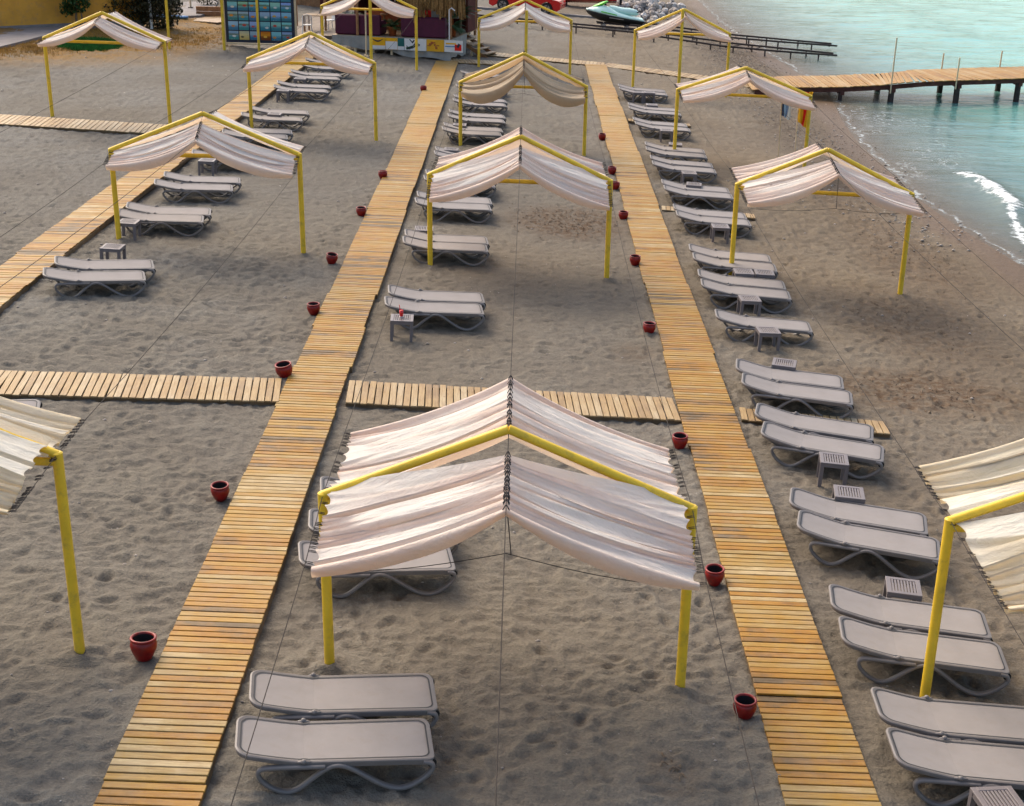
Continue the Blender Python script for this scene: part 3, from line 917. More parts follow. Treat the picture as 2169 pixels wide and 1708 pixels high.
for d in [
    ('middle', 1, 'near', (495, 1557), (910, 1564)), ('middle', 1, 'far', (524, 1456), (918, 1465)),
    ('middle', 2, 'near', (626, 1171), (958, 1180)), ('middle', 2, 'middle', (649, 1100), (964, 1118)), ('middle', 2, 'far', (674, 1030), (972, 1046)),
    ('middle', 3, 'near', (812, 637.7), (1021, 654.6)), ('middle', 3, 'far', (819.7, 613), (1022.6, 631)),
    ('middle', 4, 'near', (851, 507), (1031, 526)), ('middle', 4, 'far', (855, 492), (1032, 510)),
    ('middle', 5, 'near', (876, 425), (1039, 439)), ('middle', 5, 'far', (881, 410), (1040, 427)),
    ('middle', 6, 'near', (893, 376), (1049, 391)), ('middle', 6, 'far', (897, 364), (1050, 379)),
    ('middle', 7, 'near', (917, 325), (1057, 336)), ('middle', 7, 'far', (919, 316), (1058, 327)),
    ('middle', 8, 'near', (934.5, 273), (1061, 283)), ('middle', 8, 'far', (940, 264), (1061, 275)),
    ('middle', 9, 'near', (948, 245), (1066.5, 256)), ('middle', 9, 'far', (952, 235), (1066.5, 247)),
    ('middle', 10, 'near', (959, 213), (1069.5, 221)), ('middle', 10, 'far', (961, 204), (1069.5, 213)),
    ('middle', 11, 'near', (965.5, 182), (1069.5, 191)), ('middle', 11, 'far', (968, 174), (1071, 184)),
    ('middle', 12, 'near', (975, 153), (1074, 161)),
    ('left', 0, 'near', (-192, 858), (62, 864)),
    ('left', 1, 'near', (84.6, 578), (308.6, 582)), ('left', 1, 'far', (109, 554), (327, 557)),
    ('left', 2, 'near', (248, 449), (428, 464)), ('left', 2, 'far', (263, 434), (448, 449)),
    ('left', 3, 'near', (326, 386), (490, 397)), ('left', 3, 'far', (344, 369), (509, 382)),
    ('left', 4, 'near', (405, 321), (555, 335)), ('left', 4, 'far', (420, 309), (572, 322)),
    ('left', 5, 'near', (472, 277), (605, 291)), ('left', 5, 'far', (482, 267), (617, 280)),
    ('left', 6, 'near', (510, 241), (638, 253)), ('left', 6, 'far', (527, 227), (651, 239)),
    ('left', 7, 'near', (579, 182.5), (692, 193)), ('left', 7, 'far', (587, 174), (698, 184)),
    ('left', 8, 'near', (609, 157.5), (718, 165.5)), ('left', 8, 'far', (614, 151), (722, 158)),
    ('left', 9, 'near', (640, 136), (738, 146)), ('left', 9, 'far', (647, 125), (745, 134)),
    ('right', 1, 'near', (1871, 1577), (2286, 1632)), ('right', 1, 'far', (1837, 1488), (2235, 1540)),
    ('right', 2, 'near', (1773, 1332), (2127, 1394)), ('right', 2, 'far', (1752, 1262), (2091, 1323)),
    ('right', 3, 'near', (1685, 1099), (1990, 1165)), ('right', 3, 'far', (1667, 1050), (1964, 1111)),
    ('right', 4, 'near', (1610, 905), (1871, 963)), ('right', 4, 'far', (1598.6, 866), (1847, 918.5)),
    ('right', 5, 'near', (1566.7, 800), (1805.6, 845)), ('right', 5, 'far', (1555.5, 770), (1785, 812)),
    ('right', 6, 'single', (1511, 664), (1717.5, 693)),
    ('right', 7, 'near', (1482, 598), (1672.5, 626)), ('right', 7, 'far', (1476, 577), (1661, 605)),
    ('right', 8, 'near', (1465.5, 541.6), (1642.5, 568)), ('right', 8, 'far', (1457, 523), (1631, 549)),
    ('right', 9, 'near', (1430, 452), (1588, 472)), ('right', 9, 'far', (1422, 438.5), (1580.6, 457)),
    ('right', 10, 'near', (1405.5, 398), (1549, 415)), ('right', 10, 'far', (1401.5, 385), (1540.5, 403)),
    ('right', 11, 'near', (1380.5, 345), (1514, 362)), ('right', 11, 'far', (1376.5, 333), (1507, 350)),
    ('right', 12, 'near', (1367, 315), (1494, 330)), ('right', 12, 'far', (1365, 304), (1490.5, 321)),
    ('right', 13, 'near', (1343, 262), (1460.5, 273)), ('right', 13, 'far', (1340.5, 253), (1452, 264)),
    ('right', 14, 'near', (1332, 229), (1439, 240)), ('right', 14, 'far', (1329, 222), (1437, 232)),
    ('right', 15, 'near', (1312, 187), (1410.5, 200)), ('right', 15, 'far', (1309, 181), (1407, 193)),
]:
    lp(*d)
ORD = ['', 'first', 'second', 'third', 'fourth', 'fifth', 'sixth', 'seventh', 'eighth', 'ninth', 'tenth', 'eleventh', 'twelfth', 'thirteenth', 'fourteenth', 'fifteenth']
proto = None
for (row, n, which, head, foot, extra) in LOUNGERS:
    p, q = at(*head, 0.42), at(*foot, 0.33)
    mid = (p + q) / 2
    ang = math.degrees(math.atan2(q.y - p.y, q.x - p.x))
    mean = {'middle': 7.5, 'left': 12.0, 'right': -2.0}[row]
    wgt = min(1.0, max(0.15, (40 - mid.y) / 22))
    ang = max(mean - 14, min(mean + 9, ang))
    ang = mean + (ang - mean) * wgt
    o = make_lounger() if proto is None else copy_tree(proto)
    if proto is None: proto = o
    zl = G(mid.x, mid.y) - 0.012
    o.location = (mid.x, mid.y, zl)
    o.rotation_euler = (Matrix.Rotation(math.atan(SLOPE * 0.9), 4, 'Y') @ Matrix.Rotation(math.radians(ang), 4, 'Z')).to_euler()
    if n == 0:
        lab = 'taupe sun lounger half hidden by the canvas at the left edge'
    elif which == 'single':
        lab = 'single taupe sun lounger, sixth stop from the front in the right row'
    elif row == 'middle' and n == 12:
        lab = 'farthest taupe sun lounger in the middle row, beyond the tan canopy'
    else:
        grp = 'trio' if (row == 'middle' and n == 2) else 'pair'
        w2 = {'near': 'nearer', 'far': 'farther', 'middle': 'middle'}[which]
        unit = 'stop' if row == 'right' and n > 6 else grp
        lab = '%s taupe sun lounger of the %s %s from the front, %s row' % (w2, ORD[n], unit, row)
    tag(o, lab, 'sun lounger', 'sun loungers in the %s row' % row)

# ------------------------------------------------------------------ side tables
def make_table():
    root = empty('side_table')
    S, Hh = 0.42, 0.40
    b = MB()
    for s in (-1, 1):
        b.box((s * (S / 2 - 0.03), 0, Hh - 0.012), (0.06, S, 0.024), bev=0.004)
        b.box((0, s * (S / 2 - 0.03), Hh - 0.012), (S - 0.12, 0.06, 0.024), bev=0.004)
        b.box((s * (S / 2 - 0.016), 0, Hh - 0.048), (0.02, S - 0.08, 0.05))
        b.box((0, s * (S / 2 - 0.016), Hh - 0.048), (S - 0.08, 0.02, 0.05))
    b.build('top_frame', M['table'], root)
    n = 8
    me = MB().box((0, 0, 0), (0.298 / n - 0.012, 0.302, 0.018), bev=0.003).mesh('slat', M['table'])
    for k in range(n):
        link('slat', me, root, (-0.149 + (k + .5) * 0.298 / n, 0, Hh - 0.0125))
    lg = MB()
    lg.loft([[(-.026, -.026, 0), (.026, -.026, 0), (.026, .026, 0), (-.026, .026, 0)], [(-.030, -.030, Hh - .026), (.030, -.030, Hh - .026), (.030, .030, Hh - .026), (-.030, .030, Hh - .026)]], False)
    lm = lg.mesh('leg', M['table'])
    for sx in (-1, 1):
        for sy in (-1, 1):
            link('leg', lm, root, (sx * (S / 2 - 0.031), sy * (S / 2 - 0.031), 0))
    return root

TABLES = [  # centre of the table top as measured, turn, label
    ((2116, 1693), 8, 'grey slatted side table at the bottom right corner of the picture'),
    ((1912, 1240), -10, 'grey slatted side table behind the second lounger pair of the right row'),
    ((1797, 1041), -8, 'grey slatted side table behind the third lounger pair of the right row'),
    ((1765, 970), -8, 'grey slatted side table in front of the fourth lounger pair of the right row'),
    ((1660, 767), -14, 'grey side table behind the fifth lounger pair of the right row'),
    ((1626, 698), 3, 'grey slatted side table in front of the single right-row lounger'),
    ((1587, 631), 2, 'grey side table in front of the seventh right-row lounger pair'),
    ((1574, 574), 0, 'left one of two slatted tables between the seventh and eighth right-row pairs'),
    ((1618, 576), -3, 'right one of two slatted tables between the seventh and eighth right-row pairs'),
    ((1525, 478), 0, 'grey side table in front of the ninth right-row lounger pair'),
    ((1469, 389), -8, 'grey side table behind the tenth right-row lounger pair'),
    ((1459, 365), 0, 'grey side table in front of the eleventh right-row lounger pair'),
    ((1430, 304), -5, 'grey side table behind the twelfth right-row lounger pair'),
    ((1411, 275), 0, 'grey side table in front of the thirteenth right-row lounger pair'),
    ((1380, 221), 0, 'grey side table behind the fourteenth right-row lounger pair'),
    ((1351, 194.5), 0, 'left one of two tables by the farthest right-row lounger pair'),
    ((1375, 195), 0, 'right one of two tables by the farthest right-row lounger pair'),
    ((850, 672), 3, 'grey side table carrying a red drink in the middle row'),
    ((897, 483), 3, 'slatted side table behind the fourth lounger pair of the middle row'),
    ((955, 315), 0, 'small side table behind the seventh lounger pair of the middle row'),
    ((973, 263), 0, 'small side table behind the eighth lounger pair of the middle row'),
    ((237, 521), -2, 'grey slatted side table behind the first left-row lounger pair'),
    ((271, 468), -2, 'slatted side table beside the left canopy post, in front of second left-row pair'),
    ((438, 338), 0, 'side table under the left canopy, by the fourth left-row lounger pair'),
    ((581, 240), 0, 'small side table between the sixth left-row pair of loungers'),
    ((599, 190.5), 0, 'small side table in front of the seventh left-row lounger pair'),
    ((635, 165.5), 0, 'small side table in front of the eighth left-row lounger pair'),
]
tproto = None
drink_at = None
for (px, turn, lab) in TABLES:
    p = at(px[0], px[1], 0.40)
    o = make_table() if tproto is None else copy_tree(tproto)
    if tproto is None: tproto = o
    o.location = (p.x, p.y, G(p.x, p.y) - 0.008)
    o.rotation_euler = (Matrix.Rotation(math.atan(SLOPE * 0.6), 4, 'Y') @ Matrix.Rotation(math.radians(turn), 4, 'Z')).to_euler()
    tag(o, lab, 'table', 'side tables by the loungers')
    if 'red drink' in lab: drink_at = Vector((p.x, p.y, G(p.x, p.y) - 0.008 + 0.40))

t = empty('drink', drink_at + Vector((0.0, 0.03, 0)), 0, 'tall red drink with a straw standing on a side table', 'drink')
MB().lathe([(0.0, 0.012), (0.030, 0.012), (0.036, 0.06), (0.038, 0.13), (0.0, 0.13)], 14).build('liquid', M['drink'], t)
MB().lathe([(0.0, 0.0), (0.034, 0.0), (0.036, 0.011), (0.0, 0.011)], 14).build('glass_base', M['white'], t)
MB().tube([(-.01, 0, 0.05), (-.035, 0.0, 0.235)], 0.006, 6).build('straw', M['f_red'], t)

# ------------------------------------------------------------------ red pots
def make_pot():
    root = empty('plant_pot')
    MB().lathe([(0.0, 0.0), (0.062, 0.0), (0.068, 0.006), (0.092, 0.055), (0.112, 0.105), (0.117, 0.140), (0.111, 0.172), (0.101, 0.188)], 28).build('body', M['glaze'], root)
    MB().lathe([(0.101, 0.186), (0.112, 0.190), (0.117, 0.200), (0.114, 0.211), (0.104, 0.214), (0.094, 0.210), (0.091, 0.196)], 28).build('rim', M['glaze'], root)
    MB().lathe([(0.093, 0.206), (0.097, 0.170), (0.098, 0.12), (0.085, 0.060), (0.0, 0.058)], 24).build('inside', M['pot_inside'], root)
    return root

POTS_L = [(302, 1400), (466, 1061), (604, 802), (664, 668), (701, 560), (765, 459), (811, 380), (897, 195)]
POTS_R = [(1578, 1525), (1514, 1240), (1440, 952), (1375, 709), (1345, 563), (1320, 467), (1303, 403), (1296, 370), (1275, 298)]
pproto = None
for side, lst in (('left edge of the middle boardwalk', POTS_L), ('left edge of the right boardwalk', POTS_R)):
    for i, px in enumerate(lst):
        o = make_pot() if pproto is None else copy_tree(pproto)
        if pproto is None: pproto = o
        p = at(px[0], px[1], 0.0)
        big = 1.24 if (side.startswith('left edge of the middle') and i in (0, 2)) else 1.08
        o.location = (p.x, p.y + 0.06, G(p.x, p.y) - 0.012)
        o.scale = (big, big, big)
        r = random.Random(i * 13 + len(lst))
        o.rotation_euler = (r.uniform(-.07, .05), r.uniform(-.05, .08), r.uniform(0, 6))
        if i == 2 and len(lst) == 8: o.rotation_euler = (0.10, -0.12, 0)
        if i == 4 and len(lst) == 8: o.rotation_euler = (0.10, 0.14, 0)
        tag(o, 'glazed red pot, %s from the front along the %s' % (ORD[i + 1], side), 'pot', 'red pots along the boardwalks')

# ------------------------------------------------------------------ shade canopies
def sn(a, b, x):
    return float(sstep(a, b, x))

def cloth(xl, xr, ridge, eave_l, eave_r, flats=(0, 1, 2), nfold=11, sag=.06, seed=1, flap=.16, depth=.68, tight=.38, ns=34, per=10, lift=0.0):
    """canvas tied by eyelets to a ridge wire and two eave wires. Between two eyelets the cloth is taut where the
    eyelets stand apart and hangs in a fold where they are pushed together; row 0 at the frame, last rows the hem"""
    r = random.Random(seed)
    xm = (xl + xr) / 2
    dy = 1 if ridge[1][0] > ridge[0][0] else -1
    def span(line): return math.hypot(line[1][0] - line[0][0], line[1][1] - line[0][1])
    def weights(fl, lo, hi):
        return np.array([r.uniform(.85, 1.0) if i in fl else r.uniform(lo, hi) for i in range(nfold)])
    fr = [f + r.choice((0, 0, 0, 1)) for f in flats]
    wr = np.array([r.uniform(.45, 1.0) for _ in range(nfold)]); wl = weights(flats, tight * .6, tight * 1.5); we = weights(fr, tight * .6, tight * 1.5)
    gaps = [wr / wr.sum() * span(ridge), wl / wl.sum() * span(eave_l), we / we.sum() * span(eave_r)]
    W = max(g.max() for g in gaps) * 1.03
    Wi = np.array([W * r.choice((.55, .7, .85, 1.0, 1.0)) for _ in range(nfold)])
    pos = [np.concatenate([[0], np.cumsum(g)]) / g.sum() for g in gaps]
    loose = np.concatenate([[0], [r.choice((0, .01, .03, .06, .10)) for _ in range(nfold - 1)], [0]])     # crests that slump between the wires
    swing = np.concatenate([[0], [r.uniform(-.09, .09) for _ in range(nfold - 1)], [0]])
    S1 = np.linspace(-1, 1, 2 * ns + 1); A = np.abs(S1); left = S1 < 0
    mid = np.sin(np.pi * A)
    def line_at(line, q): return line[0][0] + (line[1][0] - line[0][0]) * q, line[0][1] + (line[1][1] - line[0][1]) * q
    crest = []
    for i in range(nfold + 1):
        yr, zr = line_at(ridge, pos[0][i]); yl_, zl_ = line_at(eave_l, pos[1][i]); ye_, ze_ = line_at(eave_r, pos[2][i])
        ye = np.where(left, yl_, ye_); ze = np.where(left, zl_, ze_)
        m = i / nfold
        sg = sag * (.7 + .5 * m * m)
        y = yr + (ye - yr) * A + swing[i] * mid * (1 if i % 2 else .6) * np.where(left, 1, -.7)
        z = zr + (ze - zr) * A - sg * 4 * A * (1 - A) * (1.1 - .2 * A) - loose[i] * mid ** .8 * np.where(left, 1, .6 + .4 * (i % 2)) + lift * (1 - m) * np.clip(A * 1.6, 0, 1)
        crest.append((y, z))
    rows_y, rows_z, rows_x, hem, flat = [], [], [], [], []
    edge_l, edge_r = xl + .055, xr - .055
    for i in range(nfold):
        (ya, za), (yb, zb) = crest[i], crest[i + 1]
        g = np.hypot(yb - ya, (zb - za) * .6)
        slack = np.sqrt(np.maximum(Wi[i] ** 2 - g ** 2, 0)) * .5 * depth
        slack = slack * (1 - .25 * mid) * (.85 + .3 * vnoise(S1 * 2.5 + i * 3.1, S1 * 0 + i, 1.0, seed))
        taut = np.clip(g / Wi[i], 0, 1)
        for k in range(per if i < nfold - 1 else per + 1):
            u = k / per
            sh = (1 - (2 * u - 1) ** 2) ** .75
            rip = ((vnoise(S1 * 5 + i * 7 + u * 2, np.full_like(S1, u * 2.2 + i * 5), 1.0, seed + 5) - .5) * .030 + (np.abs(vnoise(S1 * 9 - u * 4, np.full_like(S1, u * 3 + i * 3), 1.0, seed + 6) - .5) - .25) * .035) * mid * sh
            lean = .25 * slack * math.sin(2 * math.pi * u) * (1 if i % 2 else -1)
            rows_y.append(ya + (yb - ya) * u + lean); rows_z.append(za + (zb - za) * u - slack * sh + rip)
            sc = (.015 + .035 * taut) * sh * np.clip((A - .8) / .2, 0, 1)
            rows_x.append(xm + (np.where(left, edge_l, edge_r) - xm) * A + np.where(left, 1, -1) * sc)
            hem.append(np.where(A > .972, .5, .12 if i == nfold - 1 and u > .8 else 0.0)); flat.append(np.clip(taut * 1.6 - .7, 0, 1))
    y1, z1, x1 = rows_y[-1], rows_z[-1], rows_x[-1]
    lob = [r.uniform(-1, 1) for _ in range(9)]
    for q in np.arange(1, 8) / 7:
        L = flap * (0.4 + 0.6 * np.sin(np.pi * np.minimum(1, .05 + .9 * A)) + 0.10 * np.interp((S1 + 1) * 4, range(9), lob))
        rows_x.append(x1); rows_y.append(y1 + dy * (.075 * math.sin(q * 2.3) - .05 * q * q)); rows_z.append(z1 - L * q ** 1.5 + .02 * math.sin(q * 3.1))
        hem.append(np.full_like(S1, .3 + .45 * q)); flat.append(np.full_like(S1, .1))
    X, Y, Z = np.array(rows_x), np.array(rows_y), np.array(rows_z)
    nr, n = X.shape
    idx = np.arange(n * nr).reshape(nr, n)
    q4 = np.stack([idx[:-1, :-1], idx[:-1, 1:], idx[1:, 1:], idx[1:, :-1]], -1).reshape(-1, 4)
    if dy < 0: q4 = q4[:, ::-1]
    return np.stack([X, Y, Z], -1).reshape(-1, 3), q4, np.array(hem).ravel(), np.array(flat).ravel(), pos

def cloth_obj(parent, origin, mat, **kw):
    v, f, hem, flat, pos = cloth(**kw)
    me = bpy.data.meshes.new('canvas')
    ox, oy, oz = origin
    me.from_pydata((v - np.array([ox, oy, oz])).tolist(), [], f.tolist())
    me.polygons.foreach_set('use_smooth', [True] * len(f))
    at_ = me.attributes.new('hem', 'FLOAT', 'POINT')
    at_.data.foreach_set('value', np.array(hem, np.float32))
    at_ = me.attributes.new('lit_flat', 'FLOAT', 'POINT')
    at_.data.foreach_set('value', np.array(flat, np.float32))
    me.materials.append(mat)
    me.update()
    return link('canvas', me, parent), pos

def ties(parent, o, x, ys, z, r, out):
    """dark cord lashings between cloth edge and wire"""
    b = MB()
    for y in ys:
        yy = y + r.uniform(-.02, .02)
        w = r.uniform(.05, .09)
        b.tube([(x - o[0] - out * w, yy - o[1], z - o[2] - .035), (x - o[0] - out * w * .3, yy - o[1] + .012, z - o[2] + .014), (x - o[0] + out * .012, yy - o[1] + .02, z - o[2] + .006),
                (x - o[0], yy - o[1] + .028, z - o[2] - .016), (x - o[0] - out * w * .9, yy - o[1] + .03, z - o[2] - .04)], 0.0045, 5)
    b.build('cord_lashing', M['rope'], parent)

RP = 0.056
CAN = []
def canopy(label, xl, xr, yl, yr, ze_l, ze_r, zr, pieces, mat, centre=None, seed=1, cord=0.0):
    """frame of two posts, tie beam and two rafters; each piece = (ridge end y,z), (eave end y, z left, z right), options"""
    ym = (yl + yr) / 2; xm = (xl + xr) / 2
    o = (xm, ym, G(xm, ym))
    root = empty('shade_canopy', o, 0, label, 'canopy', 'canvas shade canopies')
    r = random.Random(seed)
    def L(x, y, z): return (x - o[0], y - o[1], z - o[2])
    for (x, y, z) in ((xl, yl, ze_l), (xr, yr, ze_r)):
        b = MB(); b.tube([L(x, y, G(x, y) - 0.25), L(x, y, G(x, y) + .5), L(x, y, z + .02)], RP, 16)
        b.tube([L(x, y, z + .02), L(x, y, z + .035)], [RP * 1.02, RP * .7], 16)
        b.build('post', M['yellow'], root)
    MB().tube([L(xl + .02, yl, ze_l - .08), L(xr - .02, yr, ze_r - .08)], RP * .82, 14).build('tie_beam', M['yellow'], root)
    for (x, y, z) in ((xl, yl, ze_l), (xr, yr, ze_r)):
        MB().tube([L(x, y, z), L(xm, ym, zr)], RP * .88, 14).build('rafter', M['yellow'], root)
    if centre:
        b = MB(); b.tube([L(centre[0], centre[1], G(*centre[:2]) - .25), L(centre[0], centre[1], centre[2])], RP * 1.1, 16)
        b.build('post', M['yellow'], root)
    ends = []
    for (rend, eend, opt) in pieces:
        front = rend[0] < ym
        gap = opt.pop('gap', .38 if front else .12)
        dyy = -1 if front else 1
        zr1 = zr - .07; 
        f0 = max(0, min(.9, gap / max(.1, abs(rend[0] - ym))))
        ridge = ((ym + dyy * gap, zr1 + (rend[1] - zr1) * f0), rend)
        es = -.09 if opt.get('lift') else .03
        el = ((yl + dyy * es, ze_l - .02), (eend[0] + (yl - ym), eend[1])); er = ((yr + dyy * es, ze_r - .02), (eend[0] + (yr - ym), eend[2]))
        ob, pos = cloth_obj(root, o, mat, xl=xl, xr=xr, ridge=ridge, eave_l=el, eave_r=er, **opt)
        for (gx, x, ln, out) in ((0, xm, ridge, 0), (1, xl, el, -1), (2, xr, er, 1)):
            b = MB()
            for p in pos[gx]:
                for rep_ in range(2):
                    pp_ = p + rep_ * .018
                    y = ln[0][0] + (ln[1][0] - ln[0][0]) * pp_; z = ln[0][1] + (ln[1][1] - ln[0][1]) * pp_
                    if out == 0:
                        w = r.uniform(.022, .034); y += r.uniform(-.012, .012)
                        b.tube([L(x - w, y, z - .012), L(x - w * .4, y + .006, z + .02), L(x, y + .01, z + .032), L(x + w * .5, y + .008, z + .016), L(x + w, y - .004, z - .014)], .0048, 5)
                    else:
                        w = r.uniform(.045, .07)
                        b.tube([L(x - out * w, y, z - .004), L(x - out * w * .3, y - .012, z + .012), L(x + out * .014, y - .008, z + .006), L(x + out * .014, y + .010, z + .002), L(x - out * w, y + .010, z - .012)], .003, 5)
            if b.v: tag(b.build('cord_lashing', M['rope'], root), kind='stuff')
        ends.append((rend, eend))
    if cord:
        rend, eend = pieces[0][0], pieces[0][1]
        pts = []
        for i in range(25):
            s = i / 24
            x = xl + .1 + (xr - xl - .2) * s
            z = eend[1] + (eend[2] - eend[1]) * s - 0.10 + cord * (1 - abs(2 * s - 1))
            pts.append(L(x, eend[0] + .06, z - .05 * abs(math.sin(s * 6.28))))
        MB().tube(pts, 0.0042, 6).build('cord', M['rope'], root)
        MB().tube([L(xm + .01, rend[0] + .03, rend[1] - .03), L(xm + .05, eend[0] + .06, (eend[1] + eend[2]) / 2 - .11 + cord)], 0.005, 6).build('cord', M['rope'], root)
    CAN.append((xl, xr, xm, yl, yr, ym, ze_l, ze_r, zr, ends))
    return root

FL = (0, 1, 2); FM = (1, 5, 8); FN = (1,); FE = (0, 1, 2, 9)
canopy('large near canopy of pinkish canvas in the middle, between the two boardwalks', -2.04, 1.82, 13.10, 13.10, 2.08, 2.0, 2.86,
       [((11.50, 2.74), (11.86, 1.90, 1.80), dict(flats=(0, 1, 2, 12), nfold=14, tight=.26, sag=.055, seed=3, flap=.20, gap=.46, lift=.10)),
        ((14.78, 2.78), (14.98, 1.98, 1.84), dict(flats=(2, 3, 7, 8), nfold=13, tight=.34, sag=.06, seed=4, flap=.10))], M['fab_pink'], seed=1, cord=.30)
canopy('pinkish canvas canopy in the middle row, second from the front', -2.01, 1.85, 29.25, 29.25, 2.02, 1.94, 2.86,
       [((27.9, 2.56), (28.3, 1.74, 1.62), dict(flats=(0, 1, 2), nfold=12, tight=.3, sag=.08, seed=13, flap=.20, lift=.10)),
        ((30.9, 2.76), (31.5, 1.92, 1.86), dict(flats=FN, nfold=9, sag=.07, seed=14, flap=.08))], M['fab_pink'], seed=2)
canopy('tan sagging canvas canopy in the middle row, third from the front', -1.98, 1.86, 42.9, 42.9, 1.96, 1.88, 2.84,
       [((41.8, 2.56), (42.1, 1.80, 1.68), dict(flats=FM, nfold=6, sag=.26, seed=23, flap=.34)),
        ((44.4, 2.70), (45.0, 1.90, 1.80), dict(flats=FL, nfold=6, sag=.07, seed=24, flap=.08))], M['fab_tan'], seed=3, cord=.12)
canopy('farthest pinkish canopy of the middle row, with a centre post, before the red car', -2.01, 1.90, 60.5, 60.6, 2.02, 2.0, 2.82,
       [((59.0, 2.58), (59.4, 1.78, 1.74), dict(flats=FN, nfold=7, sag=.14, seed=33, flap=.22, gap=.2))], M['fab_pink'], centre=(0.0, 58.95, 2.54), seed=4)
canopy('white canvas canopy cut by the left edge in the foreground', -8.60, -4.75, 13.02, 13.02, 2.60, 2.52, 3.34,
       [((11.5, 3.2), (11.75, 2.52, 2.50), dict(flats=(0, 1, 2, 3), nfold=14, tight=.25, sag=.02, seed=43, flap=.12, gap=-.08, lift=.17)),
        ((14.0, 3.2), (13.95, 2.56, 2.52), dict(flats=(0, 1, 2), nfold=12, sag=.06, seed=44, flap=.08, gap=.10, lift=.06))], M['fab_cream'], seed=5)
canopy('pinkish canvas canopy of the left row over the third lounger pairs', -8.81, -4.79, 29.35, 29.35, 2.42, 2.38, 3.22,
       [((28.6, 2.80), (28.75, 2.22, 2.10), dict(flats=FN, nfold=10, sag=.10, seed=53, flap=.22, gap=.2)),
        ((30.6, 3.05), (30.3, 2.38, 2.36), dict(flats=FN, nfold=8, sag=.06, seed=54, flap=.08))], M['fab_pink'], seed=6)
canopy('pinkish canvas canopy of the left row before the photo board', -8.44, -4.58, 42.9, 42.75, 2.55, 2.50, 3.36,
       [((41.7, 3.06), (41.75, 2.42, 2.40), dict(flats=(0, 1, 2), nfold=8, sag=.09, seed=63, flap=.18, gap=.2)),
        ((44.3, 3.18), (43.3, 2.55, 2.50), dict(flats=FN, nfold=6, sag=.05, seed=64, flap=.08))], M['fab_pink'], seed=7)
canopy('white canvas canopy farthest left, beside the green grass patch', -14.54, -10.92, 42.75, 42.75, 3.10, 3.04, 3.86,
       [((41.95, 3.66), (42.0, 3.02, 2.92), dict(flats=FN, nfold=8, sag=.08, seed=73, flap=.18, gap=.18)),
        ((44.2, 3.74), (43.9, 3.10, 2.98), dict(flats=FL, nfold=7, sag=.05, seed=74, flap=.08))], M['fab_pink'], seed=8)
canopy('far canopy of the left row standing in front of the bar', -8.35, -4.48, 58.3, 58.0, 2.66, 2.62, 3.50,
       [((56.9, 3.3), (57.4, 2.42, 2.42), dict(flats=FN, nfold=7, sag=.14, seed=83, flap=.18, gap=.2))], M['fab_pink'], centre=(-6.23, 57.0, 3.26), seed=9)
canopy('cream canvas canopy cut by the right edge in the foreground', 4.57, 8.45, 13.24, 13.24, 1.84, 1.76, 2.62,
       [((11.3, 2.5), (11.5, 1.80, 1.7), dict(flats=(0, 1, 2), nfold=12, tight=.25, sag=.06, seed=93, flap=.12)),
        ((14.7, 2.52), (14.65, 1.82, 1.74), dict(flats=(0, 1), nfold=11, tight=.3, sag=.06, seed=94, flap=.08))], M['fab_cream'], seed=10)
canopy('pinkish canvas canopy of the right row nearest the breaking wave', 4.70, 8.42, 30.15, 29.7, 1.72, 1.66, 2.56,
       [((28.7, 2.30), (28.75, 1.60, 1.56), dict(flats=(1, 2), nfold=12, tight=.32, sag=.09, seed=103, flap=.20, lift=.10)),
        ((31.1, 2.46), (31.3, 1.78, 1.72), dict(flats=FN, nfold=9, sag=.06, seed=104, flap=.08))], M['fab_pink'], seed=11, cord=.05)
canopy('pinkish canvas canopy of the right row by the two small flags', 4.70, 8.80, 43.3, 43.3, 1.78, 1.64, 2.47,
       [((42.4, 2.28), (42.2, 1.64, 1.48), dict(flats=FN, nfold=10, sag=.09, seed=113, flap=.20, gap=.2)),
        ((44.9, 2.30), (44.5, 1.76, 1.58), dict(flats=FN, nfold=8, sag=.06, seed=114, flap=.08))], M['fab_pink'], seed=12)
canopy('farthest canopy of the right row, with a centre post, before the steel rails', 4.40, 8.20, 57.6, 57.45, 1.96, 1.90, 2.82,
       [((56.5, 2.66), (56.5, 1.80, 1.78), dict(flats=FN, nfold=7, sag=.12, seed=123, flap=.2, gap=.2))], M['fab_pink'], centre=(6.16, 56.55, 2.92), seed=13)
canopy('far canopy frame by the photo board, its top above the picture', -14.81, -11.33, 58.8, 60.1, 3.05, 3.0, 3.9,
       [((61.2, 3.6), (61.2, 2.9, 2.9), dict(flats=FN, nfold=7, sag=.1, seed=133, flap=.15))], M['fab_pink'], centre=(-12.72, 59.7, 3.75), seed=14)

# wires strung along each row of canopies
def wire(label, pts, r=0.0045, sagd=0.08):
    full = []
    for a, b in zip(pts[:-1], pts[1:]):
        a, b = Vector(a), Vector(b)
        for i in range(10):
            q = i / 10
            p = a.lerp(b, q); p.z -= sagd * 4 * q * (1 - q) * min(1, (b - a).length / 14)
            full.append(p)
    full.append(Vector(pts[-1]))
    b = MB(); b.tube(full, r, 6, True, True)
    o = b.build('wire_rope', M['wire'])
    tag(o, label, 'wire', 'wires strung between the canopies')

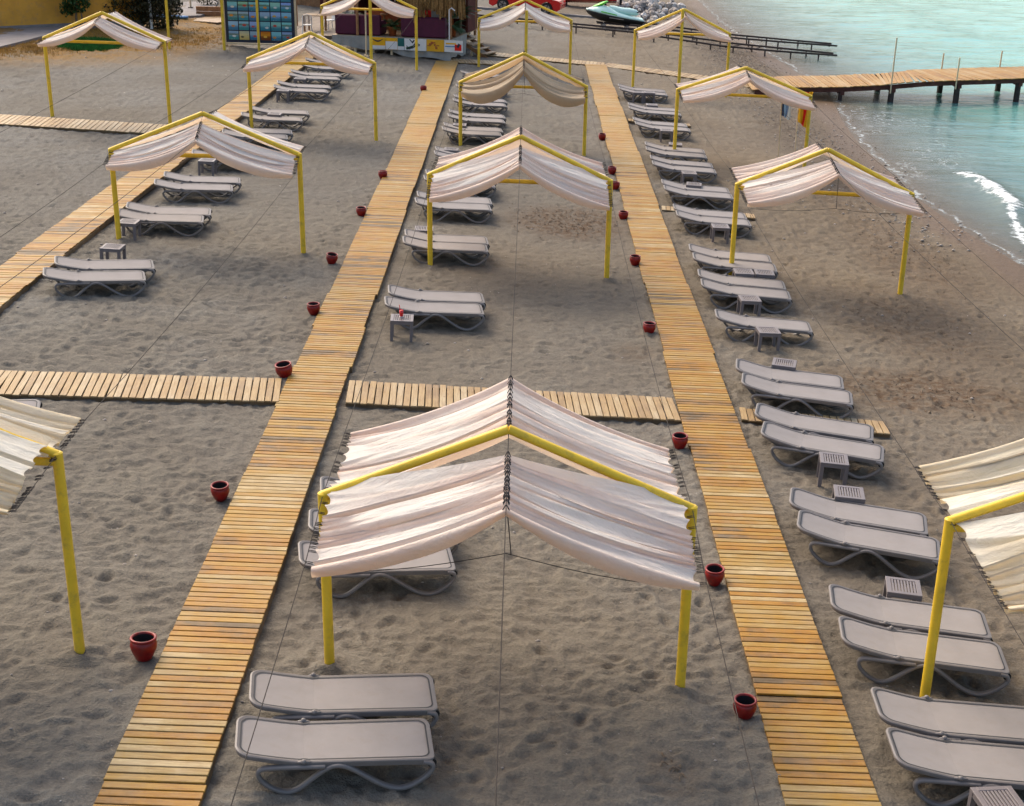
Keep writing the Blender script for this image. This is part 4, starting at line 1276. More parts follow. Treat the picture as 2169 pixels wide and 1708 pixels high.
def row_wires(name, idx, y_start, drop):
    for kind, label in ((0, 'ridges'), (1, 'left eaves'), (2, 'right eaves')):
        pts = []
        for k, i in enumerate(idx):
            xl, xr, xm, yl, yr, ym, zl, zr_, za, ends = CAN[i]
            x = (xm, xl, xr)[kind]; y = (ym, yl, yr)[kind]; z = (za - .06, zl, zr_)[kind] + .01
            loc = [(x, y, z)]
            for (rend, eend) in ends:
                loc.append((x, rend[0], rend[1] + .02) if kind == 0 else (x + (-.012 if kind == 1 else .012), eend[0] + y - ym, eend[kind] + .012))
            loc.sort(key=lambda p: p[1])
            if k == 0 and y_start is not None:
                f = loc[0]; pts.append((f[0], y_start, f[2] - drop))
            pts += loc
        wire('thin wire along the %s of the %s row of canopies' % (label, name), pts)
row_wires('middle', (0, 1, 2, 3), 3.5, .05)
row_wires('left', (4, 5, 6, 8), None, 0)
row_wires('right', (9, 10, 11, 12), 4.0, .05)
wire('thin pale wire from the far left canopy towards the camera', [(-11.5, 24, 2.6), (-10.92, 42.75, 3.0)])

# ------------------------------------------------------------------ pier
def build_pier():
    root = empty('wooden_pier', (11.0, 60.2, SEA), 0, 'long wooden pier on dark piles running out over the sea', 'pier')
    o = Vector((11.0, 60.2, SEA))
    cl = [(9.6, 60.35, -0.50), (11.2, 60.25, -0.37), (13.2, 60.3, -0.33), (15.1, 60.25, -0.20), (16.6, 60.0, 0.0), (18.4, 60.2, 0.06), (21.2, 60.8, 0.10), (27.0, 62.0, 0.12)]
    xs = [c[0] for c in cl]
    def cy_(x): return float(np.interp(x, xs, [c[1] for c in cl]))
    def cz(x): return float(np.interp(x, xs, [c[2] for c in cl]))
    r = random.Random(31)
    hw = 1.62
    p = 0.155
    mes = [plank_mesh('plank', p - 0.014, 2 * hw + d, 0.035, M['pier_wood']) for d in (0, .06, -.05)]
    x = 9.6; k = 0
    while x < 26.9:
        sl = (cz(x + .3) - cz(x - .3)) / .6
        yw = (cy_(x + .3) - cy_(x - .3)) / .6
        link('plank', mes[k % 3], root, (x - o.x, cy_(x) - o.y + r.uniform(-.03, .03), cz(x) - o.z + r.uniform(-.006, .006)), (0, -math.atan(sl), math.atan(yw) + r.uniform(-.012, .012)))
        x += p; k += 1
    for s in (-1, 1):
        b = MB()
        for a, c in zip(cl[:-1], cl[1:]):
            A = Vector((a[0], a[1] + s * (hw - .13), a[2] - .12)) - o; C = Vector((c[0], c[1] + s * (hw - .13), c[2] - .12)) - o
            d = C - A
            rot = Matrix.Rotation(math.atan2(d.y, d.x), 3, 'Z') @ Matrix.Rotation(-math.atan2(d.z, math.hypot(d.x, d.y)), 3, 'Y')
            b.box((A + C) / 2, (d.length + .02, .10, .18), rot=rot)
        b.build('side_beam', M['rust'], root)
    for (px, rad) in ((13.2, .09), (15.3, .125), (18.0, .125), (20.7, .125), (23.6, .125)):
        for s in (-1, 1):
            dx = 0 if s < 0 else .12
            b = MB()
            top = Vector((px + dx, cy_(px) + s * (hw - .2), cz(px) - .2)) - o
            b.tube([(top.x, top.y, top.z), (top.x - .02, top.y, -1.6)], [rad, rad * 1.08], 8, False)
            b.build('pile', M['steel'], root)
        MB().box((px - o.x + .05, cy_(px) - o.y, cz(px) - .27 - o.z), (.16, 2 * hw - .1, .14)).build('cross_beam', M['rust'], root)
    for (px, s, h) in ((15.2, -1, 1.72), (18.15, 1, .74), (17.85, -1, .98), (20.85, 1, .80)):
        b = MB()
        y = cy_(px) + s * (hw + .03)
        b.tube([(px - o.x, y - o.y, cz(px) - .35 - o.z), (px - o.x + .02, y - o.y, h - o.z)], .032, 8)
        b.build('mooring_pole', M['cream_pole'], root)
build_pier()

# ------------------------------------------------------------------ boat rails
def rail_track(label, rails, seed):
    r = random.Random(seed)
    pts0 = [Vector(p) for p in rails[0]]
    o = Vector((pts0[0].x, pts0[0].y, G(pts0[0].x, pts0[0].y)))
    root = empty('boat_rail_track', o, 0, label, 'rail track', 'steel boat rails on the far beach')
    for rl in rails:
        b = MB()
        pts = [Vector(p) - o for p in rl]
        for a, c in zip(pts[:-1], pts[1:]):
            d = c - a
            rot = Matrix.Rotation(math.atan2(d.y, d.x), 3, 'Z') @ Matrix.Rotation(-math.atan2(d.z, math.hypot(d.x, d.y)), 3, 'Y')
            b.box((a + c) / 2, (d.length + .02, .07, .09), rot=rot)
        b.build('rail', M['steel'], root)
        for a, c in zip(rl[:-1], rl[1:]):
            a, c = Vector(a), Vector(c)
            n = max(1, int((c - a).length / 1.35))
            for i in range(n):
                p = a.lerp(c, (i + r.uniform(.3, .7)) / n)
                g = min(G(p.x, p.y), p.z) - .25
                if p.x > 12.5: g = SEA - .4
                MB().box((p.x - o.x, p.y - o.y, (p.z + g) / 2 - o.z), (.07, .06, p.z - g)).build('leg', M['steel'], root)
    for f in np.linspace(.05, .95, 7):
        i = f * (len(rails[0]) - 1); k = int(i); q = i - k
        a = Vector(rails[0][k]).lerp(Vector(rails[0][min(k + 1, len(rails[0]) - 1)]), q) - o
        c = Vector(rails[1][k]).lerp(Vector(rails[1][min(k + 1, len(rails[1]) - 1)]), q) - o
        MB().tube([a + Vector((0, 0, -.06)), c + Vector((0, 0, -.06))], .025, 6).build('cross_tie', M['steel'], root)

def rz_(px, py, z):
    v = atz(px, py, z); return (v.x, v.y, v.z)
rail_track('far pair of dark steel boat rails running into the sea',
           [[rz_(1330, 44, -.05), rz_(1553, 74, -.42), rz_(1660, 84, -.55), rz_(1761, 93, -.68)],
            [rz_(1335, 53, -.05), rz_(1560, 81, -.42), rz_(1668, 90, -.55), rz_(1773, 97.5, -.68)]], 3)
rail_track('near pair of dark steel boat rails running into the sea',
           [[rz_(1345, 63, -.10), rz_(1561, 93, -.46), rz_(1660, 103, -.58), rz_(1765, 113.5, -.70)],
            [rz_(1345, 70, -.10), rz_(1530, 98, -.46), rz_(1650, 109, -.58), rz_(1773, 117.7, -.70)]], 4)
rail_track('low rusty rails along the sand behind the far middle canopy',
           [[rz_(1000, 31, .32), rz_(1120, 42, .20), rz_(1240, 53, .05), rz_(1345, 62, -.08)],
            [rz_(1000, 35.5, .32), rz_(1120, 47, .20), rz_(1240, 59, .05), rz_(1345, 69, -.08)]], 5)
b = MB()
a0, a1 = at(985, 16), at(1330, 45)
d = a1 - a0
b.box(((a0.x + a1.x) / 2, (a0.y + a1.y) / 2, (a0.z + a1.z) / 2 - .1), (d.length, .35, .42), rot=Matrix.Rotation(math.atan2(d.y, d.x), 3, 'Z') @ Matrix.Rotation(-math.atan2(d.z, math.hypot(d.x, d.y)), 3, 'Y'))
tag(b.build('low_wall', M['concrete']), 'low grey concrete wall in front of the red car', 'wall')

# ------------------------------------------------------------------ flags
def flag(label, base, top_px, cols, w, h, seed):
    p = at(*base)
    root = empty('flag', (p.x, p.y, G(p.x, p.y)), 0, label, 'flag')
    H_ = top_px
    lean = -0.02
    MB().tube([(0, 0, -.2), (lean * H_, 0, H_)], .017, 8).build('pole', M['cream_pole'], root)
    n = 14
    for ci, (m, f0, f1) in enumerate(cols):
        rows = []
        for j in range(11):
            q = j / 10
            row = []
            for i in range(n + 1):
                u = f0 + (f1 - f0) * i / n
                row.append((lean * H_ + .02 + u * w * (1 - .25 * q) + .02 * math.sin(q * 5 + u * 9), 0.05 * math.sin(u * 14 + seed) + .03 * math.sin(q * 6), H_ - .02 - q * h - .25 * u * h * q))
            rows.append(row)
        b = MB(); b.loft(rows, True, False, False)
        b.build('cloth', M[m], root)
flag('small pale blue and navy flag on a thin pole by the right canopy', (1648, 345), 2.28, [('f_navy', 0, .25), ('f_blue', .25, .6), ('white', .6, 1.0)], .36, .70, 1)
flag('small yellow and red flag on a thin pole by the right canopy', (1684, 330), 2.15, [('f_yellow', 0, .45), ('f_red', .45, .7), ('f_yellow', .7, 1.0)], .42, .95, 2)

# ------------------------------------------------------------------ photo board
def photo_mat(i, bands, blob_c, bx, by):
    t = NT('photo_print')
    g = t.coord('Generated')
    s = t.n('ShaderNodeSeparateXYZ'); t.l(g, s.inputs[0])
    w = t.math('ADD', s.outputs[2], t.math('MULTIPLY', t.math('SUBTRACT', t.noise(g, 5 + i % 3, 5, .7), .5), .35))
    c = t.ramp(w, bands)
    dx = t.math('SUBTRACT', s.outputs[0], bx); dy = t.math('MULTIPLY', t.math('SUBTRACT', s.outputs[2], by), 1.6)
    q = t.math('ADD', t.math('MULTIPLY', dx, dx), t.math('MULTIPLY', dy, dy))
    q = t.math('ADD', q, t.math('MULTIPLY', t.math('SUBTRACT', t.noise(g, 9, 4, .7), .5), .10))
    c = t.mix(t.ramp(q, [(.012 + .02 * ((i * 7) % 5) / 4, 1.0), (.05, 0.0)]), c, blob_c)
    c = t.mix(t.ramp(t.noise(g, 6 + i % 4, 6, .8), [(.56, 0.0), (.66, .8)]), c, [(.6, .62, .6), (.04, .06, .07), (.3, .22, .1), (.05, .16, .18)][i % 4])
    return t.set(c, .3, None, None, .4)

def build_board():
    zb = G(-11.5, 62) + .22
    L, Rr = atz(480, 89.5, zb), atz(626, 93.5, zb)
    d = Rr - L; W = d.length; ang = math.atan2(d.y, d.x)
    root = empty('photo_board', (L.x, L.y, G(L.x, L.y)), ang, 'dark board with rows of water sport photographs beside the bar', 'billboard')
    z0 = zb - G(L.x, L.y)
    Hh = 2.75
    MB().box((W / 2, 0, z0 + Hh / 2), (W, .05, Hh), bev=.006).build('backing', M['navy_board'], root)
    for x in (-.05, W + .04):
        MB().box((x, .03, (z0 + Hh) / 2 - .1), (.08, .08, z0 + Hh + .3)).build('frame_post', M['cream_pole'], root)
    MB().box((W / 2, .01, z0 - .05), (W, .06, .07)).build('frame_rail', M['cream_pole'], root)
    cw = (W - .22) / 6; ch = .405
    sea, sky_, hill, white, org = (.03, .20, .28), (.25, .50, .62), (.10, .15, .07), (.62, .66, .64), (.62, .24, .02)
    r = random.Random(5)
    pal = []
    for row in range(5):
        for c in range(6):
            v = r.random()
            s1 = tuple(x * r.uniform(.7, 1.25) for x in sea); s2 = tuple(x * r.uniform(.7, 1.2) for x in sky_)
            bands = [(.25, s1), (.5, tuple((a + b_) / 2 for a, b_ in zip(s1, s2))), (.62, hill if v < .4 else s2), (.8, s2)]
            bc = [white, (.5, .05, .03), org, (.03, .04, .05), white, (.55, .35, .03)][r.randrange(6)]
            if (row, c) == (4, 3): bands = [(.2, (.20, .05, .005)), (.45, (.30, .09, .005)), (.55, (.65, .26, .01)), (.9, (.55, .16, .005))]; bc = (.8, .45, .05)
            if (row, c) in ((4, 1),): bands = [(.2, (.55, .45, .15)), (.6, (.62, .55, .28)), (.9, (.50, .52, .35))]; bc = (.05, .06, .04)
            if (row, c) in ((0, 1), (0, 2)): bc = (.72, .34, .01)
            pm = photo_mat(row * 6 + c, bands, bc, r.uniform(.3, .7), .8 if row == 0 and c in (1, 2) else r.uniform(.3, .6))
            MB().box((0, 0, 0), (cw - .045, .012, ch - .045), bev=.004).build('photo', pm, root, (.11 + (c + .5) * cw, -.034, z0 + .10 + (4 - row + .5) * ch))
    for (txt, x, size, m) in (('RTS', W * .40, .30, 'lettering_white'), ('водный спорт', W * .565, .21, 'lettering_yellow')):
        cu = bpy.data.curves.new('lettering', 'FONT'); cu.body = txt; cu.size = size; cu.extrude = .004; cu.offset = .006
        tmp = bpy.data.objects.new('lettering', cu); col.objects.link(tmp)
        bpy.context.view_layer.update()
        me = bpy.data.meshes.new_from_object(tmp.evaluated_get(bpy.context.evaluated_depsgraph_get()))
        bpy.data.objects.remove(tmp)
        me.materials.clear(); me.materials.append(M[m])
        link('lettering', me, root, (x, -.033, z0 + .10 + 5 * ch + .07), (math.pi / 2, 0, 0))
build_board()

# ------------------------------------------------------------------ the bar on its platform
PZ = 1.03
def build_bar():
    A, B = Vector((-8.55, 62.55)), Vector((-3.25, 61.40))
    d = (B - A); W = d.length; ang = math.atan2(d.y, d.x)
    root = empty('beach_bar', (A.x, A.y, G(A.x, A.y)), ang, 'open thatched beach bar on a raised platform with grey cloth skirt', 'bar')
    gz = G(A.x, A.y); pz = PZ - gz
    gb = G(B.x, B.y) - gz
    # deck boards
    for k in range(20):
        MB().box((W / 2, .22 + k * .40, pz - .03), (W, .39, .05)).build('deck_board', M['old_wood'], root)
    # skirt
    def skirt(p0, p1, name, n=60):
        rows = []
        p0, p1 = Vector(p0), Vector(p1)
        L_ = (p1 - p0).length; nrm = Vector(((p1 - p0).y, -(p1 - p0).x, 0)).normalized()
        for j in range(9):
            q = j / 8
            row = []
            for i in range(n + 1):
                u = i / n
                p = p0.lerp(p1, u)
                bot = gb * u * (1 if p1.x > p0.x + 1 else 0) + (gb if p1.x <= p0.x + 1 else 0)
                low = bot + .17 - .13 * sn(.35, .75, u) + .05 * math.sin(u * 17)
                z = pz + (low - pz) * q
                off = (.012 + .04 * q) * math.sin(u * L_ * 7 + 2 * math.sin(u * 9)) + .03 * q * math.sin(u * 23)
                row.append((p.x + nrm.x * off, p.y + nrm.y * off, z))
            rows.append(row)
        b = MB(); b.loft(rows, True, False, False); b.build(name, M['grey_cloth'], root)
    skirt((0, 0, 0), (W, 0, 0), 'cloth_skirt'); skirt((W, 0, 0), (W + .1, 2.4, 0), 'cloth_skirt', 30)
    for k in range(7):
        MB().box((.2 + k * (W - .4) / 6, .10, pz / 2 - .1), (.09, .09, pz + .1)).build('platform_leg', M['cream_pole'], root)
    MB().box((W / 2, 4.6, pz + 1.6), (W, .12, 3.2)).build('back_wall', M['hut_dark'], root)
    for x in (0.0, W): MB().box((x, 3.9 if x == 0 else 3.4, pz + 1.5), (.10, 1.4, 3.0)).build('side_wall', M['hut_dark'], root)
    MB().box((W * .52, 3.3, pz + .55), (3.4, .5, 1.1), bev=.03).build('bar_counter', M['hut_wood'], root)
    rb = random.Random(12)
    for zz in (1.05, 1.45):
        MB().box((W * .5, 4.40, pz + zz), (W - .6, .24, .03)).build('shelf', M['hut_wood'], root)
        for k in range(26):
            x = .45 + k * (W - .9) / 25 + rb.uniform(-.04, .04)
            MB().lathe([(0, 0), (.04, 0), (.04, .16), (.018, .22), (.018, .28), (0, .28)], 8).build('bottle', M[rb.choice(('f_red', 'palm', 'kayak', 'terracotta', 'white', 'f_yellow', 'teal_cloth'))], root, (x, 4.40, pz + zz + .015))
    for k in range(7):
        MB().lathe([(0, 0), (.16, 0), (.16, .05), (.05, .06), (.05, .62), (.18, .64), (.18, .70), (0, .70)], 12).build('bar_stool', M[('terracotta', 'hut_wood')[k % 2]], root, (.9 + k * .65, 2.55 + .15 * (k % 3), pz))
    for x in (1.15, W - .05, W * .5):
        for y in ((.12, 4.4) if x != W * .5 else (4.4,)):
            MB().tube([(x, y, pz - .3), (x + .01, y, pz + 3.0)], .065, 10).build('post', M['hut_wood'], root)
    MB().add([(-.8, -.8, pz + 2.9), (W + .8, -.8, pz + 2.9), (W + .8, 2.6, pz + 4.0), (-.8, 2.6, pz + 4.0), (-.8, 5.6, pz + 2.9), (W + .8, 5.6, pz + 2.9)], [(0, 1, 2, 3), (3, 2, 5, 4)]).build('thatch_roof', M['thatch'], root)
    r = random.Random(3)
    b = MB()
    for k in range(900):     # raffia fringe hanging from the roof edge at the right
        u = r.random()
        x = W - 2.1 + u * 2.6; y = .1 + r.uniform(-.10, .5)
        L_ = .55 + .35 * math.sin(x * 2.3) ** 2 + r.uniform(0, .35)
        if abs(x - (W - 1.45)) < .22: L_ += .75 * r.random()
        if x > W - .55: L_ += .45 * r.random()
        z1 = pz + 2.0
        w = .012
        b.add([(x - w, y, z1 + .9), (x + w, y, z1 + .9), (x + w + r.uniform(-.05, .05), y + r.uniform(-.04, .04), z1 - L_ + .25), (x - w, y, z1 - L_ + .25)], [(0, 1, 2, 3)])
    tag(b.build('raffia_fringe', M['thatch'], root), kind='stuff')
    # things on the back wall
    for (px0, px1, py0, py1, m) in ((735, 787, 20, 41, 'terracotta'), (800, 827, 22, 35, 'cream_pole'), (825, 862, 23, 39, 'f_red'), (881, 930, 7, 33, 'grey_cloth')):
        pass
    for (x, z, w, h, m, yy) in ((1.6, .55, 1.5, .75, 'terracotta', 3.0), (2.9, .75, .8, .45, 'cream_pole', 3.02), (3.65, .60, 1.2, .55, 'f_red', 3.0), (4.55, 1.0, 1.25, .70, 'grey_cloth', 2.2)):
        MB().box((x, yy, pz + z), (w, .08, h), bev=.01).build('wall_panel', M[m], root)
    # posters on the skirt
    x = W - 3.62
    for (w, cols) in ((.68, ('f_yellow', 'white', 'crescent')), (.56, ('f_yellow', 'white2', None)), (.30, ('teal_cloth', 'white', None)), (1.0, ('white', 'palm', 'swirl')), (.80, ('kayak', 'terracotta', 'lines')), (.84, ('white', 'f_red', 'bars'))):
        MB().box((x + w / 2, -.075, pz - .27), (w - .012, .012, .50)).build('poster', M[cols[0]], root)
        if cols[1] == 'white': MB().box((x + w / 2, -.085, pz - .44), (w - .02, .010, .15)).build('poster_print', M['white'], root)
        if cols[1] == 'white2': MB().box((x + w / 2, -.085, pz - .34), (w - .02, .010, .34)).build('poster_print', M['white'], root)
        if cols[2] == 'crescent':
            q = MB(); n = 14
            up = [(x + .06 + (w - .14) * i / n, -.088, pz - .075 - .14 * math.sin(math.pi * i / n)) for i in range(n + 1)]
            dn = [(x + .06 + (w - .14) * i / n, -.088, pz - .075 - .085 * math.sin(math.pi * i / n) + .01) for i in range(n + 1)]
            q.add(up + dn, [(i, i + 1, n + 2 + i, n + 1 + i) for i in range(n)]); q.build('poster_print', M['navy_board'], root)
        if cols[2] == 'swirl':
            q = MB(); rr = random.Random(8)
            for k in range(9):
                q.box((x + rr.uniform(.12, w - .12), -.084 - .001 * k, pz - rr.uniform(.1, .42)), (rr.uniform(.1, .32), .008, rr.uniform(.025, .06)), rot=Matrix.Rotation(rr.uniform(-1, 1), 3, 'Y'))
            q.build('poster_print', M['navy_board'], root)
            MB().box((x + .25, -.083, pz - .40), (.34, .008, .10), rot=Matrix.Rotation(-.3, 3, 'Y')).build('poster_print', M['palm'], root)
        if cols[2] == 'lines':
            q = MB(); rr = random.Random(9)
            for k in range(8): q.box((x + rr.uniform(.12, w - .12), -.084 - .001 * k, pz - rr.uniform(.12, .45)), (rr.uniform(.06, .16), .008, rr.uniform(.03, .10)))
            q.build('poster_print', M['terracotta'], root)
        if cols[2] == 'bars':
            MB().box((x + .30, -.084, pz - .16), (.45, .008, .06)).build('poster_print', M['f_yellow'], root)
            MB().box((x + .30, -.084, pz - .28), (.50, .008, .05)).build('poster_print', M['blue'], root)
            MB().box((x + .62, -.084, pz - .32), (.30, .008, .26)).build('poster_print', M['f_red'], root)
            MB().box((x + .64, -.090, pz - .24), (.10, .008, .18), rot=Matrix.Rotation(.5, 3, 'Y')).build('poster_print', M['navy_board'], root)
        x += w
    # white shower pipe
    MB().tube([(W - .06, -.04, pz), (W - .06, -.04, pz + 1.25), (W + .05, -.06, pz + 1.33), (W + .2, -.08, pz + 1.22)], .028, 8).build('shower_pipe', M['white'], root)
    return root, A, d.normalized(), ang, W

bar, barA, bard, barang, barW = build_bar()

def on_bar(x, y, z=0.0):
    n = Vector((-bard.y, bard.x))
    p = barA + bard * x + n * y
    return (p.x, p.y, PZ + z - .004)

def sofa(label, x, w):
    root = empty('sofa', on_bar(x, .55), barang, label, 'sofa', 'purple sofas on the bar platform')
    MB().box((0, -.22, .44), (w, .26, .86), bev=.05).build('backrest', M['purple'], root)
    MB().box((0, .30, .21), (w - .05, .74, .40), bev=.04).build('seat', M['purple'], root)
    for s in (-1, 1):
        MB().box((s * (w / 2 - .09), .31, .50), (.16, .72, .18), bev=.03).build('armrest', M['purple'], root)
sofa('left purple sofa seen from behind on the bar platform', 1.12, 2.05)
sofa('right purple sofa seen from behind on the bar platform', 4.12, 2.0)

def palm(name, label, loc, pot, nfr, L_, seed, up=.5, mat='palm'):
    r = random.Random(seed)
    root = empty(name, loc, 0, label, 'plant')
    h0 = 0.0
    if pot:
        MB().lathe([(0, 0), (.15, 0), (.20, .34), (.23, .34), (.23, .40), (.19, .40), (.18, .35), (0, .35)], 16).build('pot', M['terracotta'], root)
        h0 = .36
    else:
        MB().tube([(0, 0, 0), (.03, 0, up)], [.07, .05], 8).build('trunk', M['bark'], root); h0 = up
    b = MB()
    for k in range(nfr):
        az = r.uniform(0, 6.28); el = r.uniform(.25, 1.25); L2 = L_ * r.uniform(.7, 1.1)
        pts = []
        p = Vector((0, 0, h0)); dirv = Vector((math.cos(az) * math.cos(el), math.sin(az) * math.cos(el), math.sin(el)))
        for i in range(8):
            pts.append(p.copy()); p += dirv * (L2 / 7); dirv.z -= .17; dirv.normalize()
        sd = Vector((-math.sin(az), math.cos(az), 0))
        for i in range(1, 8):
            for s in (-1, 1):
                for q in (0, .5):
                    c = pts[i - 1].lerp(pts[i], q)
                    ln = .26 * L_ * math.sin(math.pi * min(1, (i + q) / 8.2)) + .04
                    tip = c + sd * s * ln + (pts[i] - pts[i - 1]) * 1.2 + Vector((0, 0, -.25 * ln))
                    w = (pts[i] - pts[i - 1]) * .22
                    b.add([c - w, c + w, tip], [(0, 1, 2)])
    b.build('fronds', M[mat], root)
palm('potted_palm', 'potted green palm in a terracotta pot between the purple sofas', on_bar(2.62, .55), True, 16, .75, 4)
palm('potted_palm', 'second potted palm at the left end of the bar platform', on_bar(.35, 1.5), True, 18, .8, 8)
palm('potted_palm', 'broad potted palm at the right end of the bar platform', on_bar(5.15, 1.2), True, 20, .8, 9)
palm('palm_plant', 'dark green palm beside the right corner of the bar', (-2.95, 63.4, G(-2.95, 63.4)), False, 18, .8, 5, up=1.75)

def plank_table(label, x, y, z):
    root = empty('wooden_table', (x, y, z), barang, label, 'table')
    for k in range(5): MB().box((0, -.32 + k * .16, .74), (1.0, .15, .04)).build('board', M['old_wood'], root)
    for sx in (-1, 1):
        for sy in (-1, 1): MB().box((sx * .42, sy * .30, .36), (.07, .07, .72)).build('leg', M['hut_wood'], root)
def plastic_chair(label, x, y, z, rz):
    root = empty('plastic_chair', (x, y, z), rz, label, 'chair', 'white plastic chairs by the bar')
    MB().box((0, 0, .43), (.44, .44, .03), bev=.01).build('seat', M['white'], root)
    for sx in (-1, 1):
        for sy in (-1, 1): MB().tube([(sx * .24, sy * .24, 0), (sx * .19, sy * .19, .42)], .022, 6).build('leg', M['white'], root)
    b = MB()
    for i in range(7): b.box((-.18 + i * .06, -.22, .66), (.022, .02, .42))
    b.build('back_slats', M['white'], root)
    MB().tube([(-.22, -.22, .43), (-.2, -.23, .86), (0, -.25, .93), (.2, -.23, .86), (.22, -.22, .43)], .02, 6).build('back_rim', M['white'], root)
slabp = [at(620, 78), at(716, 84), at(735, 20), at(640, 15)]
b = MB(); zt_ = G(-9.5, 64) + .12
b.add([(p.x, p.y, zt_) for p in slabp] + [(p.x, p.y, zt_ - .5) for p in slabp], [(0, 1, 2, 3), (0, 4, 5, 1), (1, 5, 6, 2), (2, 6, 7, 3), (3, 7, 4, 0)])
tag(b.build('terrace', M['terrace']), 'pale concrete terrace beside the bar', kind='structure')
hp = at(672, 16)
root = empty('wooden_hut', (hp.x, hp.y, G(hp.x, hp.y)), barang, 'brown plank hut behind the terrace left of the bar', 'hut')
for k in range(16):
    MB().box((-2.0 + .25 * k, 0, 1.5), (.235, .06, 3.2)).build('wall_board', M['hut_wood'], root)
MB().box((0, .6, 3.15), (4.6, 1.9, .12), rot=Matrix.Rotation(.12, 3, 'X')).build('roof', M['thatch'], root)
MB().box((.6, -.05, 1.0), (.8, .05, 2.0)).build('door', M['hut_dark'], root)
pt = atz(668, 66, zt_)
plank_table('wooden plank table on the terrace left of the bar', pt.x, pt.y, zt_)
pc_ = atz(651, 73, zt_); plastic_chair('white plastic chair in front of the wooden terrace table', pc_.x, pc_.y, zt_, .2)
pc_ = atz(700, 62, zt_); plastic_chair('white plastic chair right of the wooden terrace table', pc_.x, pc_.y, zt_, 2.2)
# hanging grey cloth left of the bar
pp = at(666, 60)
root = empty('hanging_cloth', (pp.x, pp.y, G(pp.x, pp.y)), barang, 'grey cloth hanging from a wooden post left of the bar', 'cloth')
rows = []
for j in range(9):
    rows.append([(-.40 + .8 * i / 40 * (1 + .1 * j / 8), .07 * math.sin(i * .9) + .03 * math.sin(i * 2.1), 2.9 - j * .17 + .03 * math.sin(i * .4)) for i in range(41)])
MB().loft(rows, True, False, False).build('cloth', M['grey_cloth'], root)
for s in (-.95, .55):
    MB().tube([(s, .1, -.2), (s, .1, 3.0)], .07, 8).build('post', M['hut_wood'], root)
MB().tube([(-1.0, .1, 2.95), (.6, .1, 2.95)], .04, 8).build('cross_bar', M['hut_wood'], root)
# wooden pole on a cross foot
pp = at(776, 120)
root = empty('standing_pole', (pp.x, pp.y, G(pp.x, pp.y)), 0, 'thin wooden pole on a cross foot before the bar skirt', 'pole')
MB().tube([(0, 0, .05), (.01, 0, 1.95)], .035, 8).build('pole', M['cream_pole'], root)
for a in (0, 1.57): MB().box((0, 0, .03), (.55, .05, .05), rz=a + .4).build('foot', M['cream_pole'], root)

def steps():
    p0, p1 = Vector((-3.12, 64.75, PZ - .06)), Vector((-1.55, 63.95, G(-1.55, 64) + .08))
    d = p1 - p0; ang = math.atan2(d.y, d.x)
    root = empty('wooden_steps', (p1.x, p1.y, G(p1.x, p1.y)), ang, 'wooden steps leading down from the bar platform to the sand', 'steps')
    L_ = math.hypot(d.x, d.y)
    for k in range(5):
        f = (k + .5) / 5
        MB().box((-L_ + L_ * f, 0, (p0.z + d.z * f) - G(p1.x, p1.y)), (.34, 1.0, .05), rot=Matrix.Rotation(random.Random(k).uniform(-.05, .08), 3, 'Y')).build('tread', M['old_wood'], root)
    for s in (-1, 1):
        rot = Matrix.Rotation(math.atan2(-d.z, L_), 3, 'Y')
        MB().box((-L_ / 2, s * .48, (p0.z + p1.z) / 2 - G(p1.x, p1.y) - .10), (math.hypot(L_, d.z) + .2, .05, .16), rot=rot).build('stringer', M['hut_wood'], root)
    MB().box((-L_ * .45, -.42, .18), (.07, .07, .5)).build('prop', M['cream_pole'], root)
steps()

# clutter behind the steps
def kayak(label, px, z, L_, rz, m, name='kayak'):
    root = empty(name, (px[0], px[1], z), rz, label, 'kayak')
    rings = []
    for i in range(13):
        u = -1 + 2 * i / 12
        w = .36 * (1 - abs(u) ** 2.4) + .01; h = .16 * (1 - abs(u) ** 3) + .015; zc = .16 + .10 * u * u
        rings.append([(u * L_ / 2, w * math.cos(a), zc + h * math.sin(a)) for a in [2 * math.pi * k / 12 for k in range(12)]])
    MB().loft(rings, True).build('hull', M[m], root)
    MB().lathe([(.20, 0), (.23, .03), (.20, .05)], 14, (0, 0, .30)).build('cockpit_rim', M['black'], root)
p_ = at(1000, 44); kayak('yellow kayak tip sticking out behind the palm by the bar', (p_.x - 1.0, p_.y), p_.z + .25, 3.2, .35, 'kayak')
p_ = at(945, 34); kayak('red kayak leaning behind the right corner of the bar', (p_.x + .6, p_.y - 2.0), p_.z + .7, 2.4, 1.2, 'f_red')
p_ = at(985, 72)
root = empty('canvas_windbreak', (p_.x, p_.y, p_.z), .1, 'teal and white canvas screen standing behind the wooden steps', 'screen')
MB().box((0, 0, .55), (.55, .06, 1.1), bev=.01).build('teal_panel', M['teal_cloth'], root)
MB().box((-.45, .02, .55), (.32, .06, 1.0), bev=.01).build('white_panel', M['white'], root)

